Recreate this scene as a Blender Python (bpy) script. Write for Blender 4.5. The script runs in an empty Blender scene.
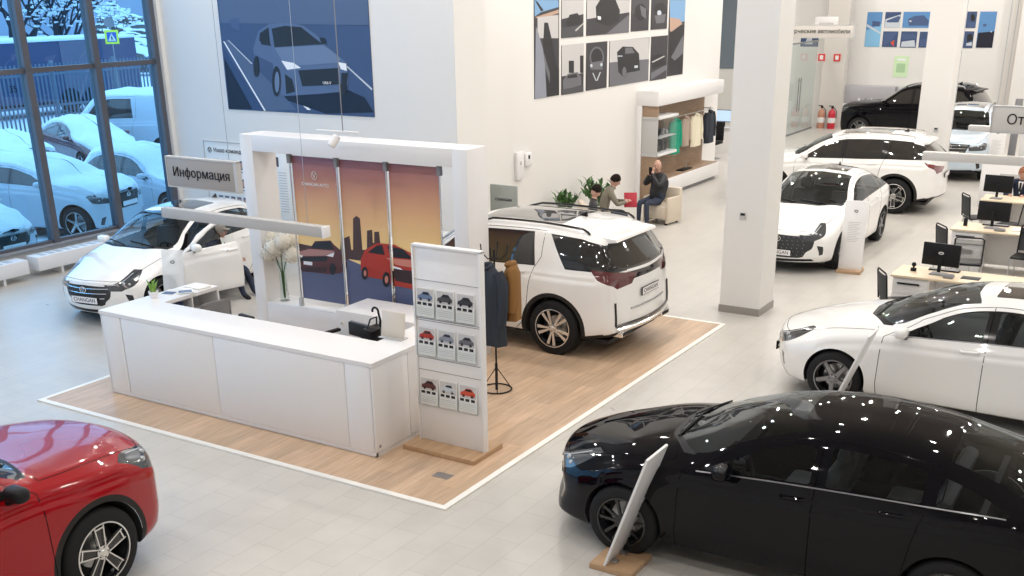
import bpy, bmesh, math, random
import numpy as np
from mathutils import Vector, Matrix, Euler
from mathutils.geometry import delaunay_2d_cdt
random.seed(7)
rng = np.random.RandomState(5)
R = math.radians
PI = math.pi
C = bpy.context.scene.collection

# ---------------------------------------------------------------- camera, sky, lights, exposure
cam_d = bpy.data.cameras.new('camera'); cam = bpy.data.objects.new('camera', cam_d); C.objects.link(cam)
_yaw, _pit, _rol = R(-32.07), R(21.987), R(.831)
_f = Vector((math.sin(_yaw)*math.cos(_pit), math.cos(_yaw)*math.cos(_pit), -math.sin(_pit)))
_r = Vector((math.cos(_yaw), -math.sin(_yaw), 0)); _d = _f.cross(_r)
_r2 = math.cos(_rol)*_r + math.sin(_rol)*_d; _d2 = -math.sin(_rol)*_r + math.cos(_rol)*_d
_m = Matrix((_r2, -_d2, -_f)).transposed().to_4x4(); _m.translation = Vector((0, 0, 4.7))
cam.matrix_world = _m
cam_d.sensor_width = 36; cam_d.lens = 36*1094.55/1024; cam_d.shift_y = (434.1-288)/1024
cam_d.clip_end = 500
bpy.context.scene.camera = cam
sc = bpy.context.scene
sc.view_settings.view_transform = 'Standard'; sc.view_settings.look = 'None'
sc.view_settings.gamma = 1; sc.view_settings.use_curve_mapping = False
sc.view_settings.exposure = 0.0
sc.cycles.max_bounces = 8; sc.cycles.transparent_max_bounces = 16
sc.cycles.caustics_reflective = False; sc.cycles.caustics_refractive = False
sc.cycles.sample_clamp_indirect = 4.0

w = bpy.data.worlds.new('dusk_sky'); sc.world = w; w.use_nodes = True
bgn = w.node_tree.nodes['Background']
bgn.inputs[0].default_value = (.48, .72, 1.0, 1); bgn.inputs[1].default_value = 2.3

CEIL = 6.9
def downlight(x, y, power, size=.14, z=CEIL-.06, col=(1, .962, .918)):
    l = bpy.data.lights.new('downlight', 'AREA'); l.shape = 'DISK'; l.size = size; l.energy = power; l.color = col
    o = bpy.data.objects.new('downlight', l); o.location = (x, y, z); C.objects.link(o)
for iy, y in enumerate((1.5, 5, 8.5, 12, 15.2)):
    for ix, x in enumerate((-16.5, -13.6, -10.6, -7.6, -4.6, -1.6, 1.8)):
        downlight(x+(iy % 2)*.5, y, 44)
for iy, y in enumerate((18.6, 22, 25.4, 28.8, 32.4, 36, 39.6)):
    for ix, x in enumerate((-10.3, -7.6, -4.6, -1.6, 1.8)):
        downlight(x+(iy % 2)*.5, y, 66)

for x, y in ((-15, 20), (-14, 25), (-14.5, 30), (-14.5, 34), (-14, 38)): downlight(x, y, 90)  # unseen lamps added to brighten the back room, which is dark without them

# ---------------------------------------------------------------- materials
def N(m, t, **kw):
    n = m.node_tree.nodes.new(t)
    for k, v in kw.items(): setattr(n, k, v)
    return n
def mat(name, col=(.8, .8, .8), rough=.5, metal=0, spec=.5, coat=0, emit=None, es=0, alpha=1, bump=0, bscale=40, var=0, vscale=3):
    m = bpy.data.materials.new(name); m.use_nodes = True
    b = m.node_tree.nodes['Principled BSDF']
    b.inputs['Base Color'].default_value = (*col, 1); b.inputs['Roughness'].default_value = rough
    b.inputs['Metallic'].default_value = metal; b.inputs['Specular IOR Level'].default_value = spec
    b.inputs['Coat Weight'].default_value = coat; b.inputs['Coat Roughness'].default_value = .03
    if emit: b.inputs['Emission Color'].default_value = (*emit, 1); b.inputs['Emission Strength'].default_value = es
    b.inputs['Alpha'].default_value = alpha
    L = m.node_tree.links
    if bump or var:
        tc = N(m, 'ShaderNodeTexCoord')
    if bump:
        nz = N(m, 'ShaderNodeTexNoise'); nz.inputs['Scale'].default_value = bscale; nz.inputs['Detail'].default_value = 3
        bp = N(m, 'ShaderNodeBump'); bp.inputs['Strength'].default_value = bump; bp.inputs['Distance'].default_value = .01
        L.new(tc.outputs['Object'], nz.inputs[0]); L.new(nz.outputs[0], bp.inputs['Height']); L.new(bp.outputs[0], b.inputs['Normal'])
    if var:
        nz = N(m, 'ShaderNodeTexNoise'); nz.inputs['Scale'].default_value = vscale; nz.inputs['Detail'].default_value = 4
        cr = N(m, 'ShaderNodeValToRGB'); cr.color_ramp.elements[0].position = .3; cr.color_ramp.elements[1].position = .7
        cr.color_ramp.elements[0].color = (*[c*(1-var) for c in col], 1); cr.color_ramp.elements[1].color = (*[min(1, c*(1+var)) for c in col], 1)
        L.new(tc.outputs['Object'], nz.inputs[0]); L.new(nz.outputs[0], cr.inputs[0]); L.new(cr.outputs[0], b.inputs['Base Color'])
    return m
def glass(name, tint=(.3, .33, .34), refl=(.9, .95, 1), rough=.0, fac=None):
    m = bpy.data.materials.new(name); m.use_nodes = True; nt = m.node_tree; nt.nodes.clear()
    o = N(m, 'ShaderNodeOutputMaterial'); mx = N(m, 'ShaderNodeMixShader'); t = N(m, 'ShaderNodeBsdfTransparent'); g = N(m, 'ShaderNodeBsdfGlossy')
    f = N(m, 'ShaderNodeFresnel'); f.inputs[0].default_value = 1.5
    t.inputs[0].default_value = (*tint, 1); g.inputs[0].default_value = (*refl, 1); g.inputs['Roughness'].default_value = rough
    ge = N(m, 'ShaderNodeNewGeometry'); ml = N(m, 'ShaderNodeMath', operation='MULTIPLY'); iv = N(m, 'ShaderNodeMath', operation='SUBTRACT'); iv.inputs[0].default_value = 1
    nt.links.new(ge.outputs['Backfacing'], iv.inputs[1]); nt.links.new(iv.outputs[0], ml.inputs[1]); nt.links.new(f.outputs[0], ml.inputs[0]); nt.links.new(ml.outputs[0], mx.inputs[0]); nt.links.new(t.outputs[0], mx.inputs[1]); nt.links.new(g.outputs[0], mx.inputs[2]); nt.links.new(mx.outputs[0], o.inputs[0])
    return m
def wood(name, c1, c2, plank=None, scale=1.0, rough=.4, axis='Y'):
    """planks run along the given axis of object space"""
    m = mat(name, c1, rough); L = m.node_tree.links; b = m.node_tree.nodes['Principled BSDF']
    tc = N(m, 'ShaderNodeTexCoord'); mp = N(m, 'ShaderNodeMapping'); L.new(tc.outputs['Object'], mp.inputs[0])
    if axis == 'Y': mp.inputs['Rotation'].default_value = (0, 0, R(90))
    st = N(m, 'ShaderNodeMapping'); st.inputs['Scale'].default_value = (1.2*scale, 14*scale, 14*scale)
    L.new(mp.outputs[0], st.inputs[0])
    nz = N(m, 'ShaderNodeTexNoise'); nz.inputs['Scale'].default_value = 2; nz.inputs['Detail'].default_value = 6; L.new(st.outputs[0], nz.inputs[0])
    cr = N(m, 'ShaderNodeValToRGB'); cr.color_ramp.elements[0].position = .3; cr.color_ramp.elements[1].position = .72
    cr.color_ramp.elements[0].color = (*c2, 1); cr.color_ramp.elements[1].color = (*c1, 1); L.new(nz.outputs[0], cr.inputs[0])
    out = cr.outputs[0]
    if plank:
        br = N(m, 'ShaderNodeTexBrick'); br.inputs['Scale'].default_value = 1; br.inputs['Brick Width'].default_value = plank[0]; br.inputs['Row Height'].default_value = plank[1]
        br.inputs['Mortar Size'].default_value = .0012; br.offset = .37
        br.inputs['Color1'].default_value = (.88, .88, .88, 1); br.inputs['Color2'].default_value = (1.1, 1.09, 1.08, 1); br.inputs['Mortar'].default_value = (.5, .48, .46, 1)
        L.new(mp.outputs[0], br.inputs['Vector'])
        mu = N(m, 'ShaderNodeMixRGB', blend_type='MULTIPLY'); mu.inputs[0].default_value = 1
        L.new(out, mu.inputs[1]); L.new(br.outputs[0], mu.inputs[2]); out = mu.outputs[0]
    L.new(out, b.inputs['Base Color'])
    return m
M = {}
M['white'] = mat('white_laminate', (.80, .79, .79), .35)
M['whitewall'] = mat('white_wall_paint', (.765, .75, .725), .6, bump=.05, bscale=80)
M['greige'] = mat('greige_wall_paint', (.64, .61, .57), .6)
M['ceil'] = mat('ceiling_paint', (.55, .50, .44), .8)
M['base'] = mat('grey_skirting', (.30, .28, .26), .4)
M['black'] = mat('black_plastic', (.012, .012, .014), .45, spec=.2)
M['gloss'] = mat('gloss_black', (.01, .01, .012), .12, coat=.5)
M['mesh'] = mat('black_mesh', (.03, .032, .034), .7)
M['frost'] = mat('frosted_acrylic', (.85, .87, .88), .3, alpha=.55)
M['greymesh'] = mat('grey_mesh', (.25, .25, .25), .7, alpha=.6)
M['dark'] = mat('dark_interior', (.03, .03, .032), .7)
M['seat'] = mat('seat_leather', (.13, .13, .135), .5)
M['rubber'] = mat('tyre_rubber', (.013, .013, .014), .7, spec=.25, bump=.2, bscale=120)
M['silver'] = mat('machined_alloy', (.78, .77, .75), .22, metal=.9)
M['greyalloy'] = mat('grey_alloy', (.28, .28, .29), .3, metal=.8)
M['chrome'] = mat('chrome', (.82, .82, .82), .1, metal=1)
M['steel'] = mat('brushed_steel', (.5, .5, .5), .3, metal=.9)
M['grey'] = mat('grey_plastic', (.22, .22, .23), .5)
M['lightgrey'] = mat('light_grey', (.5, .5, .5), .5)
M['paint_white'] = mat('pearl_white_paint', (.86, .85, .83), .28, coat=1)
M['paint_black'] = mat('black_metallic_paint', (.002, .002, .004), .35, spec=.0, coat=.6)
M['paint_red'] = mat('candy_red_paint', (.31, .002, .006), .25, metal=0, spec=.15, coat=.75)
M['paint_blue'] = mat('ice_blue_paint', (.56, .66, .76), .28, metal=.2, coat=1)
M['cladding'] = mat('cladding_plastic', (.022, .020, .019), .55, spec=.25)
M['glass'] = glass('car_glass', (.50, .53, .54))
M['fineglass'] = glass('fine_glass', (.97, .98, .98))
M['darkglass'] = mat('privacy_glass', (.02, .019, .018), .04, coat=1)
M['clearglass'] = glass('clear_glass', (.90, .94, .94))
M['windowglass'] = glass('window_glass', (.70, .89, 1.0))
M['lamp_smoke'] = mat('smoked_tail_lamp', (.10, .014, .014), .1, coat=1)
M['lamp_red'] = mat('tail_lamp_red', (.16, .012, .015), .12, coat=1)
M['lamp_dark'] = mat('head_lamp_smoked', (.05, .055, .06), .1, coat=1)
M['lamp_clear'] = mat('lamp_lens', (.45, .47, .50), .1, coat=1)
M['plate'] = mat('plate_white', (.8, .78, .78), .4)
M['snow'] = mat('snow', (.80, .85, .90), .8, bump=.5, bscale=9, var=.05)
M['leaf'] = mat('leaf_green', (.05, .13, .03), .5, var=.3)
M['leaf2'] = mat('fresh_leaf_green', (.22, .42, .07), .5, var=.3)
M['skin'] = mat('skin', (.55, .32, .24), .55)
M['hair'] = mat('dark_hair', (.014, .010, .008), .8, spec=.1)
M['paper'] = mat('paper', (.8, .8, .78), .7)
M['oak'] = wood('oak_veneer', (.52, .34, .20), (.40, .25, .14), rough=.45)
M['desk'] = wood('pale_maple', (.80, .68, .50), (.70, .57, .40), rough=.4, axis='X')
M['walnut'] = wood('brown_oak_panel', (.40, .28, .19), (.26, .17, .11), rough=.5, scale=1.2)
M['floorwood'] = wood('oak_floor', (.63, .45, .31), (.48, .33, .215), plank=(1.3, .19), rough=.38)

def floor_material():
    m = mat('stoneware_tiles', (.6, .57, .53), .3); L = m.node_tree.links; b = m.node_tree.nodes['Principled BSDF']
    tc = N(m, 'ShaderNodeTexCoord'); mp = N(m, 'ShaderNodeMapping'); mp.inputs['Rotation'].default_value = (0, 0, R(90)); mp.inputs['Location'].default_value = (0.1, .2, 0)
    L.new(tc.outputs['Object'], mp.inputs[0])
    br = N(m, 'ShaderNodeTexBrick'); br.inputs['Scale'].default_value = 1; br.inputs['Brick Width'].default_value = .6; br.inputs['Row Height'].default_value = .3
    br.inputs['Mortar Size'].default_value = .004; br.inputs['Mortar Smooth'].default_value = .3
    br.inputs['Color1'].default_value = (.53, .505, .465, 1); br.inputs['Color2'].default_value = (.55, .525, .485, 1); br.inputs['Mortar'].default_value = (.43, .41, .38, 1)
    L.new(mp.outputs[0], br.inputs['Vector'])
    nz = N(m, 'ShaderNodeTexNoise'); nz.inputs['Scale'].default_value = 3; nz.inputs['Detail'].default_value = 6; L.new(tc.outputs['Object'], nz.inputs[0])
    cr = N(m, 'ShaderNodeValToRGB'); cr.color_ramp.elements[0].position = .35; cr.color_ramp.elements[0].color = (.93, .93, .93, 1); cr.color_ramp.elements[1].position = .65; cr.color_ramp.elements[1].color = (1, 1, 1, 1)
    L.new(nz.outputs[0], cr.inputs[0])
    mu = N(m, 'ShaderNodeMixRGB', blend_type='MULTIPLY'); mu.inputs[0].default_value = 1; L.new(br.outputs[0], mu.inputs[1]); L.new(cr.outputs[0], mu.inputs[2]); L.new(mu.outputs[0], b.inputs['Base Color'])
    mr = N(m, 'ShaderNodeMapRange'); mr.inputs[3].default_value = .22; mr.inputs[4].default_value = .42; L.new(nz.outputs[0], mr.inputs[0]); L.new(mr.outputs[0], b.inputs['Roughness'])
    return m
M['tiles'] = floor_material()

# ---------------------------------------------------------------- mesh helpers
class MB:
    """collects shapes, becomes ONE mesh object; faces remember a material slot"""
    def __init__(s): s.v = []; s.f = []; s.mi = []; s.sm = []
    def add(s, vs, fs, mi=0, smooth=False):
        o = len(s.v); s.v += [tuple(v) for v in vs]; s.f += [tuple(o+i for i in f) for f in fs]; s.mi += [mi]*len(fs); s.sm += [smooth]*len(fs); return s
    def box(s, x0, y0, z0, x1, y1, z1, mi=0, T=None):
        vs = [Vector((x, y, z)) for z in (z0, z1) for y in (y0, y1) for x in (x0, x1)]
        if T is not None: vs = [T @ v for v in vs]
        return s.add(vs, [(0, 2, 3, 1), (4, 5, 7, 6), (0, 1, 5, 4), (2, 6, 7, 3), (0, 4, 6, 2), (1, 3, 7, 5)], mi)
    def rbox(s, x0, y0, z0, x1, y1, z1, r=.01, mi=0, T=None, seg=2):
        bm = bmesh.new(); bmesh.ops.create_cube(bm, size=1)
        for v in bm.verts: v.co = Vector(((x0+x1)/2+v.co.x*(x1-x0), (y0+y1)/2+v.co.y*(y1-y0), (z0+z1)/2+v.co.z*(z1-z0)))
        r = min(r, (x1-x0)*.49, (y1-y0)*.49, (z1-z0)*.49)
        bmesh.ops.bevel(bm, geom=bm.edges[:]+bm.verts[:], offset=r, segments=seg, profile=.5, affect='EDGES')
        bm.verts.index_update()
        vs = [v.co.copy() for v in bm.verts]; fs = [[v.index for v in f.verts] for f in bm.faces]; bm.free()
        if T is not None: vs = [T @ v for v in vs]
        return s.add(vs, fs, mi, True)
    def tube(s, pts, r, mi=0, n=8, caps=True, closed=False):
        pts = [Vector(p) for p in pts]; rs = r if isinstance(r, (list, tuple)) else [r]*len(pts)
        vs = []; m = len(pts); prev = None
        for i, p in enumerate(pts):
            a = pts[(i-1) % m] if (closed or i > 0) else p; b = pts[(i+1) % m] if (closed or i < m-1) else p
            t = (b-a)
            t = t.normalized() if t.length > 1e-9 else Vector((0, 0, 1))
            if prev is None:
                u = t.orthogonal().normalized()
            else:
                u = (prev-t*prev.dot(t))
                u = u.normalized() if u.length > 1e-6 else t.orthogonal().normalized()
            prev = u; q = t.cross(u)
            for k in range(n):
                an = 2*PI*k/n; vs.append(p+(u*math.cos(an)+q*math.sin(an))*rs[i])
        fs = []
        for i in range(m if closed else m-1):
            j = (i+1) % m
            for k in range(n):
                l = (k+1) % n; fs.append((i*n+k, i*n+l, j*n+l, j*n+k))
        if caps and not closed: fs += [tuple(range(n))[::-1], tuple((m-1)*n+k for k in range(n))]
        return s.add(vs, fs, mi, True)
    def lathe(s, prof, T=None, n=32, mi=0, closed=False, smooth=True):
        """prof: (radius, height) revolved about local z"""
        vs = []
        for k in range(n):
            a = 2*PI*k/n
            vs += [Vector((r*math.cos(a), r*math.sin(a), z)) for r, z in prof]
        m = len(prof); fs = []
        for k in range(n):
            l = (k+1) % n
            for i in range(m if closed else m-1):
                j = (i+1) % m; fs.append((k*m+i, l*m+i, l*m+j, k*m+j))
        if T is not None: vs = [T @ v for v in vs]
        return s.add(vs, fs, mi, smooth)
    def prism(s, poly, a0, a1, plane='XY', mi=0, T=None):
        """polygon extruded from a0 to a1 along the remaining axis"""
        def P(p, h):
            return Vector((p[0], p[1], h)) if plane == 'XY' else Vector((p[0], h, p[1])) if plane == 'XZ' else Vector((h, p[0], p[1]))
        n = len(poly); vs = [P(p, a0) for p in poly]+[P(p, a1) for p in poly]
        if T is not None: vs = [T @ v for v in vs]
        fs = [tuple(range(n))[::-1], tuple(range(n, 2*n))]+[(i, (i+1) % n, n+(i+1) % n, n+i) for i in range(n)]
        return s.add(vs, fs, mi)
    def ball(s, c, r, mi=0, n=12, sc=(1, 1, 1), T=None):
        prof = [(max(1e-4, math.sin(PI*i/(n//2)))*r, -math.cos(PI*i/(n//2))*r) for i in range(n//2+1)]
        q = Matrix.Translation(Vector(c)) @ Matrix.Diagonal((*sc, 1))
        if T is not None: q = T @ q
        return s.lathe(prof, q, n, mi)
    def grid(s, fn, nu, nv, mi=0, smooth=True):
        vs = [fn(i/nu, j/nv) for i in range(nu+1) for j in range(nv+1)]
        fs = [(i*(nv+1)+j, (i+1)*(nv+1)+j, (i+1)*(nv+1)+j+1, i*(nv+1)+j+1) for i in range(nu) for j in range(nv)]
        return s.add(vs, fs, mi, smooth)
    def build(s, name, mats, parent=None, fix=True):
        me = bpy.data.meshes.new(name); me.from_pydata([tuple(v) for v in s.v], [], s.f)
        for m in (mats if isinstance(mats, (list, tuple)) else [mats]): me.materials.append(M[m] if isinstance(m, str) else m)
        me.polygons.foreach_set('material_index', s.mi); me.polygons.foreach_set('use_smooth', s.sm)
        if fix and not getattr(s, 'lettering', 0):
            bm = bmesh.new(); bm.from_mesh(me); bmesh.ops.remove_doubles(bm, verts=bm.verts, dist=1e-5); bmesh.ops.recalc_face_normals(bm, faces=bm.faces); bm.to_mesh(me); bm.free()
        me.set_sharp_from_angle(angle=R(40)); me.update()
        o = bpy.data.objects.new(name, me); C.objects.link(o); o.parent = parent
        return o
def tag(o, label, cat=None, group=None, kind=None):
    if label: o['label'] = label
    if cat: o['category'] = cat
    if group: o['group'] = group
    if kind: o['kind'] = kind
    return o
def thing(name, loc, label, cat, rz=0, group=None):
    o = bpy.data.objects.new(name, None); C.objects.link(o); o.location = loc; o.rotation_euler = (0, 0, rz); o.empty_display_size = .1
    return tag(o, label, cat, group)
def struct(name, mb, m): return tag(mb.build(name, m), None, kind='structure')
def kids(o): return [c for c in bpy.data.objects if c.parent == o]
def dup(o, parent=None, top=True, loc=None, rz=None, label=None):
    ch = kids(o); c = o.copy(); C.objects.link(c)
    if parent is not None: c.parent = parent
    if loc is not None: c.location = loc
    if rz is not None: c.rotation_euler = (0, 0, rz)
    if label: c['label'] = label
    for k in ch: dup(k, c)
    return c
def Tm(loc=(0, 0, 0), rz=0, rx=0, ry=0): return Matrix.Translation(loc) @ Euler((rx, ry, rz)).to_matrix().to_4x4()
def text_mb(body, size, T, mi=0, depth=.003, align='CENTER', mb=None, bold=0):
    """lettering as solid mesh, standing in the local XZ plane facing -Y, placed by T; outlines are filled by winding number"""
    cu = bpy.data.curves.new('lettering', 'FONT'); cu.body = body; cu.size = size; cu.align_x = align; cu.align_y = 'CENTER'; cu.offset = bold; cu.resolution_u = 3; cu.fill_mode = 'NONE'
    o = bpy.data.objects.new('lettering', cu); C.objects.link(o); dg = bpy.context.evaluated_depsgraph_get(); me = bpy.data.meshes.new_from_object(o.evaluated_get(dg))
    V = [v.co.copy() for v in me.vertices]; nb = {}
    for e in me.edges:
        a, b = e.vertices; nb.setdefault(a, []).append(b); nb.setdefault(b, []).append(a)
    loops = []; seen = set()
    for i in range(len(V)):
        if i in seen or i not in nb: continue
        L_ = [i]; seen.add(i); cur = i
        while True:
            nx = [q for q in nb[cur] if q not in seen]
            if not nx: break
            cur = cur+1 if cur+1 in nx else nx[0]; L_.append(cur); seen.add(cur)
        if len(L_) > 2: loops.append(L_)
    bpy.data.objects.remove(o); bpy.data.curves.remove(cu); bpy.data.meshes.remove(me)
    mb = mb or MB(); mb.lettering = True; Q = T @ Euler((R(90), 0, 0)).to_matrix().to_4x4(); glyphs = []
    for L_ in loops:       # loops whose x-ranges touch belong together
        xs = [V[i].x for i in L_]; lo, hi = min(xs), max(xs); hit = [g for g in glyphs if g[0] <= hi and g[1] >= lo]; n = [lo, hi, [L_]]
        for g in hit: n = [min(n[0], g[0]), max(n[1], g[1]), n[2]+g[2]]; glyphs.remove(g)
        glyphs.append(n)
    for lo, hi, Ls in glyphs:
        P = []; E = []
        for L_ in Ls: k = len(P); P += [Vector((V[i].x, V[i].y))/size for i in L_]; E += [(k+j, k+(j+1) % len(L_)) for j in range(len(L_))]
        vs, es, fs, *_ = delaunay_2d_cdt(P, E, [], 0, 1e-6); keep = []
        for f in fs:
            c = sum((vs[i] for i in f), Vector((0, 0)))/len(f); wn = 0
            for a, b in E:
                p, q = P[a], P[b]; cr = (q.x-p.x)*(c.y-p.y)-(c.x-p.x)*(q.y-p.y)
                if p.y <= c.y < q.y and cr > 0: wn += 1
                elif q.y <= c.y < p.y and cr < 0: wn -= 1
            if wn: keep.append(tuple(f))
        mb.add([Q @ Vector((p.x*size, p.y*size, depth)) for p in vs], keep, mi)
        nv = len(vs); rim = {}
        for f in keep:
            for j in range(len(f)): e = (f[j], f[(j+1) % len(f)]); rim[e] = 1
        rim = [e for e in rim if (e[1], e[0]) not in rim]
        mb.add([Q @ Vector((p.x*size, p.y*size, z)) for z in (depth, -depth) for p in vs], [(b, a, a+nv, b+nv) for a, b in rim], mi)
    return mb
# ---------------------------------------------------------------- car surface
def pch(xk, yk, x):
    """monotone cubic through (xk, yk); xk rising, yk (n,) or (..., n)"""
    xk = np.asarray(xk, float); yk = np.asarray(yk, float); h = np.diff(xk); d = np.diff(yk, axis=-1)/h
    n = len(xk); m = np.zeros_like(yk)
    a = d[..., :-1]; b = d[..., 1:]; w1 = 2*h[1:]+h[:-1]; w2 = h[1:]+2*h[:-1]
    ok = a*b > 0; with_ = np.where(ok, (w1+w2)/(w1/np.where(ok, a, 1)+w2/np.where(ok, b, 1)), 0)
    m[..., 1:-1] = with_; m[..., 0] = d[..., 0]; m[..., -1] = d[..., -1]
    x = np.clip(x, xk[0], xk[-1]); i = np.clip(np.searchsorted(xk, x, side='right')-1, 0, n-2)
    t = (x-xk[i])/h[i]
    def tk(q): return q[i] if q.ndim == 1 else np.take_along_axis(q, i[:, None], 1)[:, 0]
    y0, y1, m0, m1 = tk(yk), tk(yk[..., 1:] if yk.ndim == 1 else yk[..., 1:]), tk(m), tk(m[..., 1:])
    hh = h[i]
    return y0*(2*t**3-3*t**2+1)+y1*(3*t**2-2*t**3)+m0*hh*(t**3-2*t**2+t)+m1*hh*(t**3-t**2)
def ss(t): t = np.clip(t, 0, 1); return t*t*(3-2*t)
VK = np.arange(9.)
class Surf:
    def __init__(s, sp):
        s.sp = sp; s.xf, s.xr = sp['xf'], sp['xr']
        s.cur = {k: (np.array([p[0] for p in sp[k]][::-1]), np.array([p[1] for p in sp[k]][::-1])) for k in ('zb', 'W', 'zsh', 'ze', 'we', 'zt')}
        u = np.concatenate([np.linspace(s.xr-1, s.xr, 26), np.linspace(s.xr, s.xf, 150)[1:], np.linspace(s.xf, s.xf+1, 26)[1:]])
        v = np.linspace(0, 8, 97); s.U, s.V = [q.ravel() for q in np.meshgrid(u, v, indexing='ij')]; s.P = s.raw(s.U, s.V)
    def c(s, k, x): xk, yk = s.cur[k]; return pch(xk, yk, x)
    def raw(s, u, v):
        u = np.asarray(u, float); v = np.asarray(v, float); sp = s.sp
        x = np.clip(u, s.xr, s.xf); W, zb, zsh, ze, we, zt = [s.c(k, x) for k in ('W', 'zb', 'zsh', 'ze', 'we', 'zt')]
        tuck = sp.get('tuck', .05); ws = W-tuck
        wm = ws*.5+we*.5+sp.get('bulge', .025)*np.clip((ze-zsh)/.3, 0, 1); zm = zsh*.48+ze*.52
        zc3 = zsh-.13-.04
        Y = np.stack([W*.86, W-.035, W-.004, W, ws, wm, we, we*.62, we*0], 1)
        Z = np.stack([zb, zb+.045, zb+.20, np.maximum(zc3, zb+.26), np.maximum(zsh, zb+.34), np.maximum(zm, zb+.36), np.maximum(ze, zb+.38), ze+(zt-ze)*.72, zt], 1)
        Z[:, 6] = np.minimum(Z[:, 6], zt+1e-3)
        y = pch(VK, Y, v); z = pch(VK, Z, v)
        r = sp.get('er', .16); k = sp.get('ek', .10)
        for sg, xe in ((1, s.xf), (-1, s.xr)):
            q = np.clip((sg*(x-xe)+r)/r, 0, 1); e = 1-np.sqrt(np.clip(1-q*q, 0, 1))
            y = y*(1-k*e); zc = (zb+zt)*.5; z = z+(zc-z)*e*.055
        t = np.clip(1-(u-s.xf), 0, 1)*np.clip(1-(s.xr-u), 0, 1)
        y = y*t; Wn = sp['wn']
        kf = ss((x-(s.xf-sp.get('ff', .95)))/sp.get('ff', .95)); kr = ss(((s.xr+sp.get('fr', .8))-x)/sp.get('fr', .8))
        nz = np.interp(z, [p[0] for p in sp['nose']], [p[1] for p in sp['nose']]); tz = np.interp(z, [p[0] for p in sp['tail']], [p[1] for p in sp['tail']])
        X = x+kf*(nz-sp.get('bowf', .28)*(y/Wn)**2)-kr*(tz-sp.get('bowr', .16)*(y/Wn)**2)
        # character line in the door skin
        ch = sp.get('crease', .012)*np.exp(-((v-3.35)/.22)**2)*(x > s.xr+.2)*(x < s.xf-.5)
        return np.stack([X, y-ch*t, z], 1)
    def nrm(s, u, v):
        e = 2e-3
        v0 = np.clip(v-e*3, 0, 8); v1 = np.clip(v+e*3, 0, 8)
        du = s.raw(u+e, v)-s.raw(u-e, v); dv = s.raw(u, v1)-s.raw(u, v0)
        n = np.cross(dv, du); l = np.linalg.norm(n, axis=1, keepdims=True); bad = l[:, 0] < 1e-10
        n = n/np.maximum(l, 1e-12)
        if bad.any(): n[bad] = np.where((u[bad] > 0)[:, None], [[1., 0, .0]], [[-1., 0, 0.]])
        return -n if False else n
    def inv(s, pts, mode, bias=0):
        pts = np.asarray(pts, float); out = []
        ax = {'side': (0, 2), 'front': (1, 2), 'rear': (1, 2), 'top': (0, 1)}[mode]
        if mode == 'side': ok = (s.V <= 6.0) & (s.U < s.xf+.0) & (s.U > s.xr)
        elif mode == 'front': ok = (s.U > s.xf-.45)
        elif mode == 'rear': ok = (s.U < s.xr+.45)
        else: ok = (s.V >= 4)
        Uo, Vo, Po = s.U[ok], s.V[ok], s.P[ok]
        for p in pts:
            d = (Po[:, ax[0]]-p[0])**2+(Po[:, ax[1]]-p[1])**2
            if mode == 'front': d = d+.0004*(Po[:, 0].max()-Po[:, 0])
            if mode == 'rear': d = d+.0004*(Po[:, 0]-Po[:, 0].min())
            i = d.argmin(); u, v = Uo[i], Vo[i]
            for _ in range(5):
                q = s.raw([u, u+1e-4, u], [v, v, min(v+1e-4, 8) if v < 7.99 else v-1e-4])[:, ax]
                dvs = 1e-4 if v < 7.99 else -1e-4
                J = np.array([(q[1]-q[0])/1e-4, (q[2]-q[0])/dvs]).T; rr = np.array(p)-q[0]
                if abs(np.linalg.det(J)) < 1e-6: break
                st = np.clip(np.linalg.solve(J, rr), -.06, .06); un, vn = u+st[0], min(8, max(0, v+st[1]))
                q2 = s.raw([un], [vn])[0, list(ax)]
                if np.hypot(*(np.array(p)-q2)) >= np.hypot(*rr): break
                u, v = un, vn
            out.append((u, v))
        return out
def inpoly(px, py, poly):
    poly = np.asarray(poly); n = len(poly); r = np.zeros(len(px), bool)
    for i in range(n):
        x0, y0 = poly[i]; x1, y1 = poly[(i+1) % n]
        if y0 == y1: continue
        c = ((y0 > py) != (y1 > py)) & (px < (x1-x0)*(py-y0)/(y1-y0)+x0); r ^= c
    return r
def dens(poly, closed=True, st=.07):
    o = []; n = len(poly)
    for i in range(n if closed else n-1):
        a, b = np.array(poly[i], float), np.array(poly[(i+1) % n], float); k = max(1, int(math.hypot(b[0]-a[0], (b[1]-a[1])*.25)/st))
        o += [tuple(a+(b-a)*j/k) for j in range(k)]
    if not closed: o.append(tuple(poly[-1]))
    return o
def rnd(poly, r=.04, vs=.25, n=4):
    """round a polygon's corners (u,v space, v scaled by vs)"""
    P = [np.array((p[0], p[1]*vs), float) for p in poly]; o = []
    for i in range(len(P)):
        a, b, c = P[i-1], P[i], P[(i+1) % len(P)]; rr = min(r, np.linalg.norm(a-b)*.45, np.linalg.norm(c-b)*.45)
        p = b+(a-b)/max(1e-9, np.linalg.norm(a-b))*rr; q = b+(c-b)/max(1e-9, np.linalg.norm(c-b))*rr
        for k in range(n+1):
            t = k/n; e = p*(1-t)**2+2*b*t*(1-t)+q*t*t; o.append((e[0], e[1]/vs))
    return o
SV = .25
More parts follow.
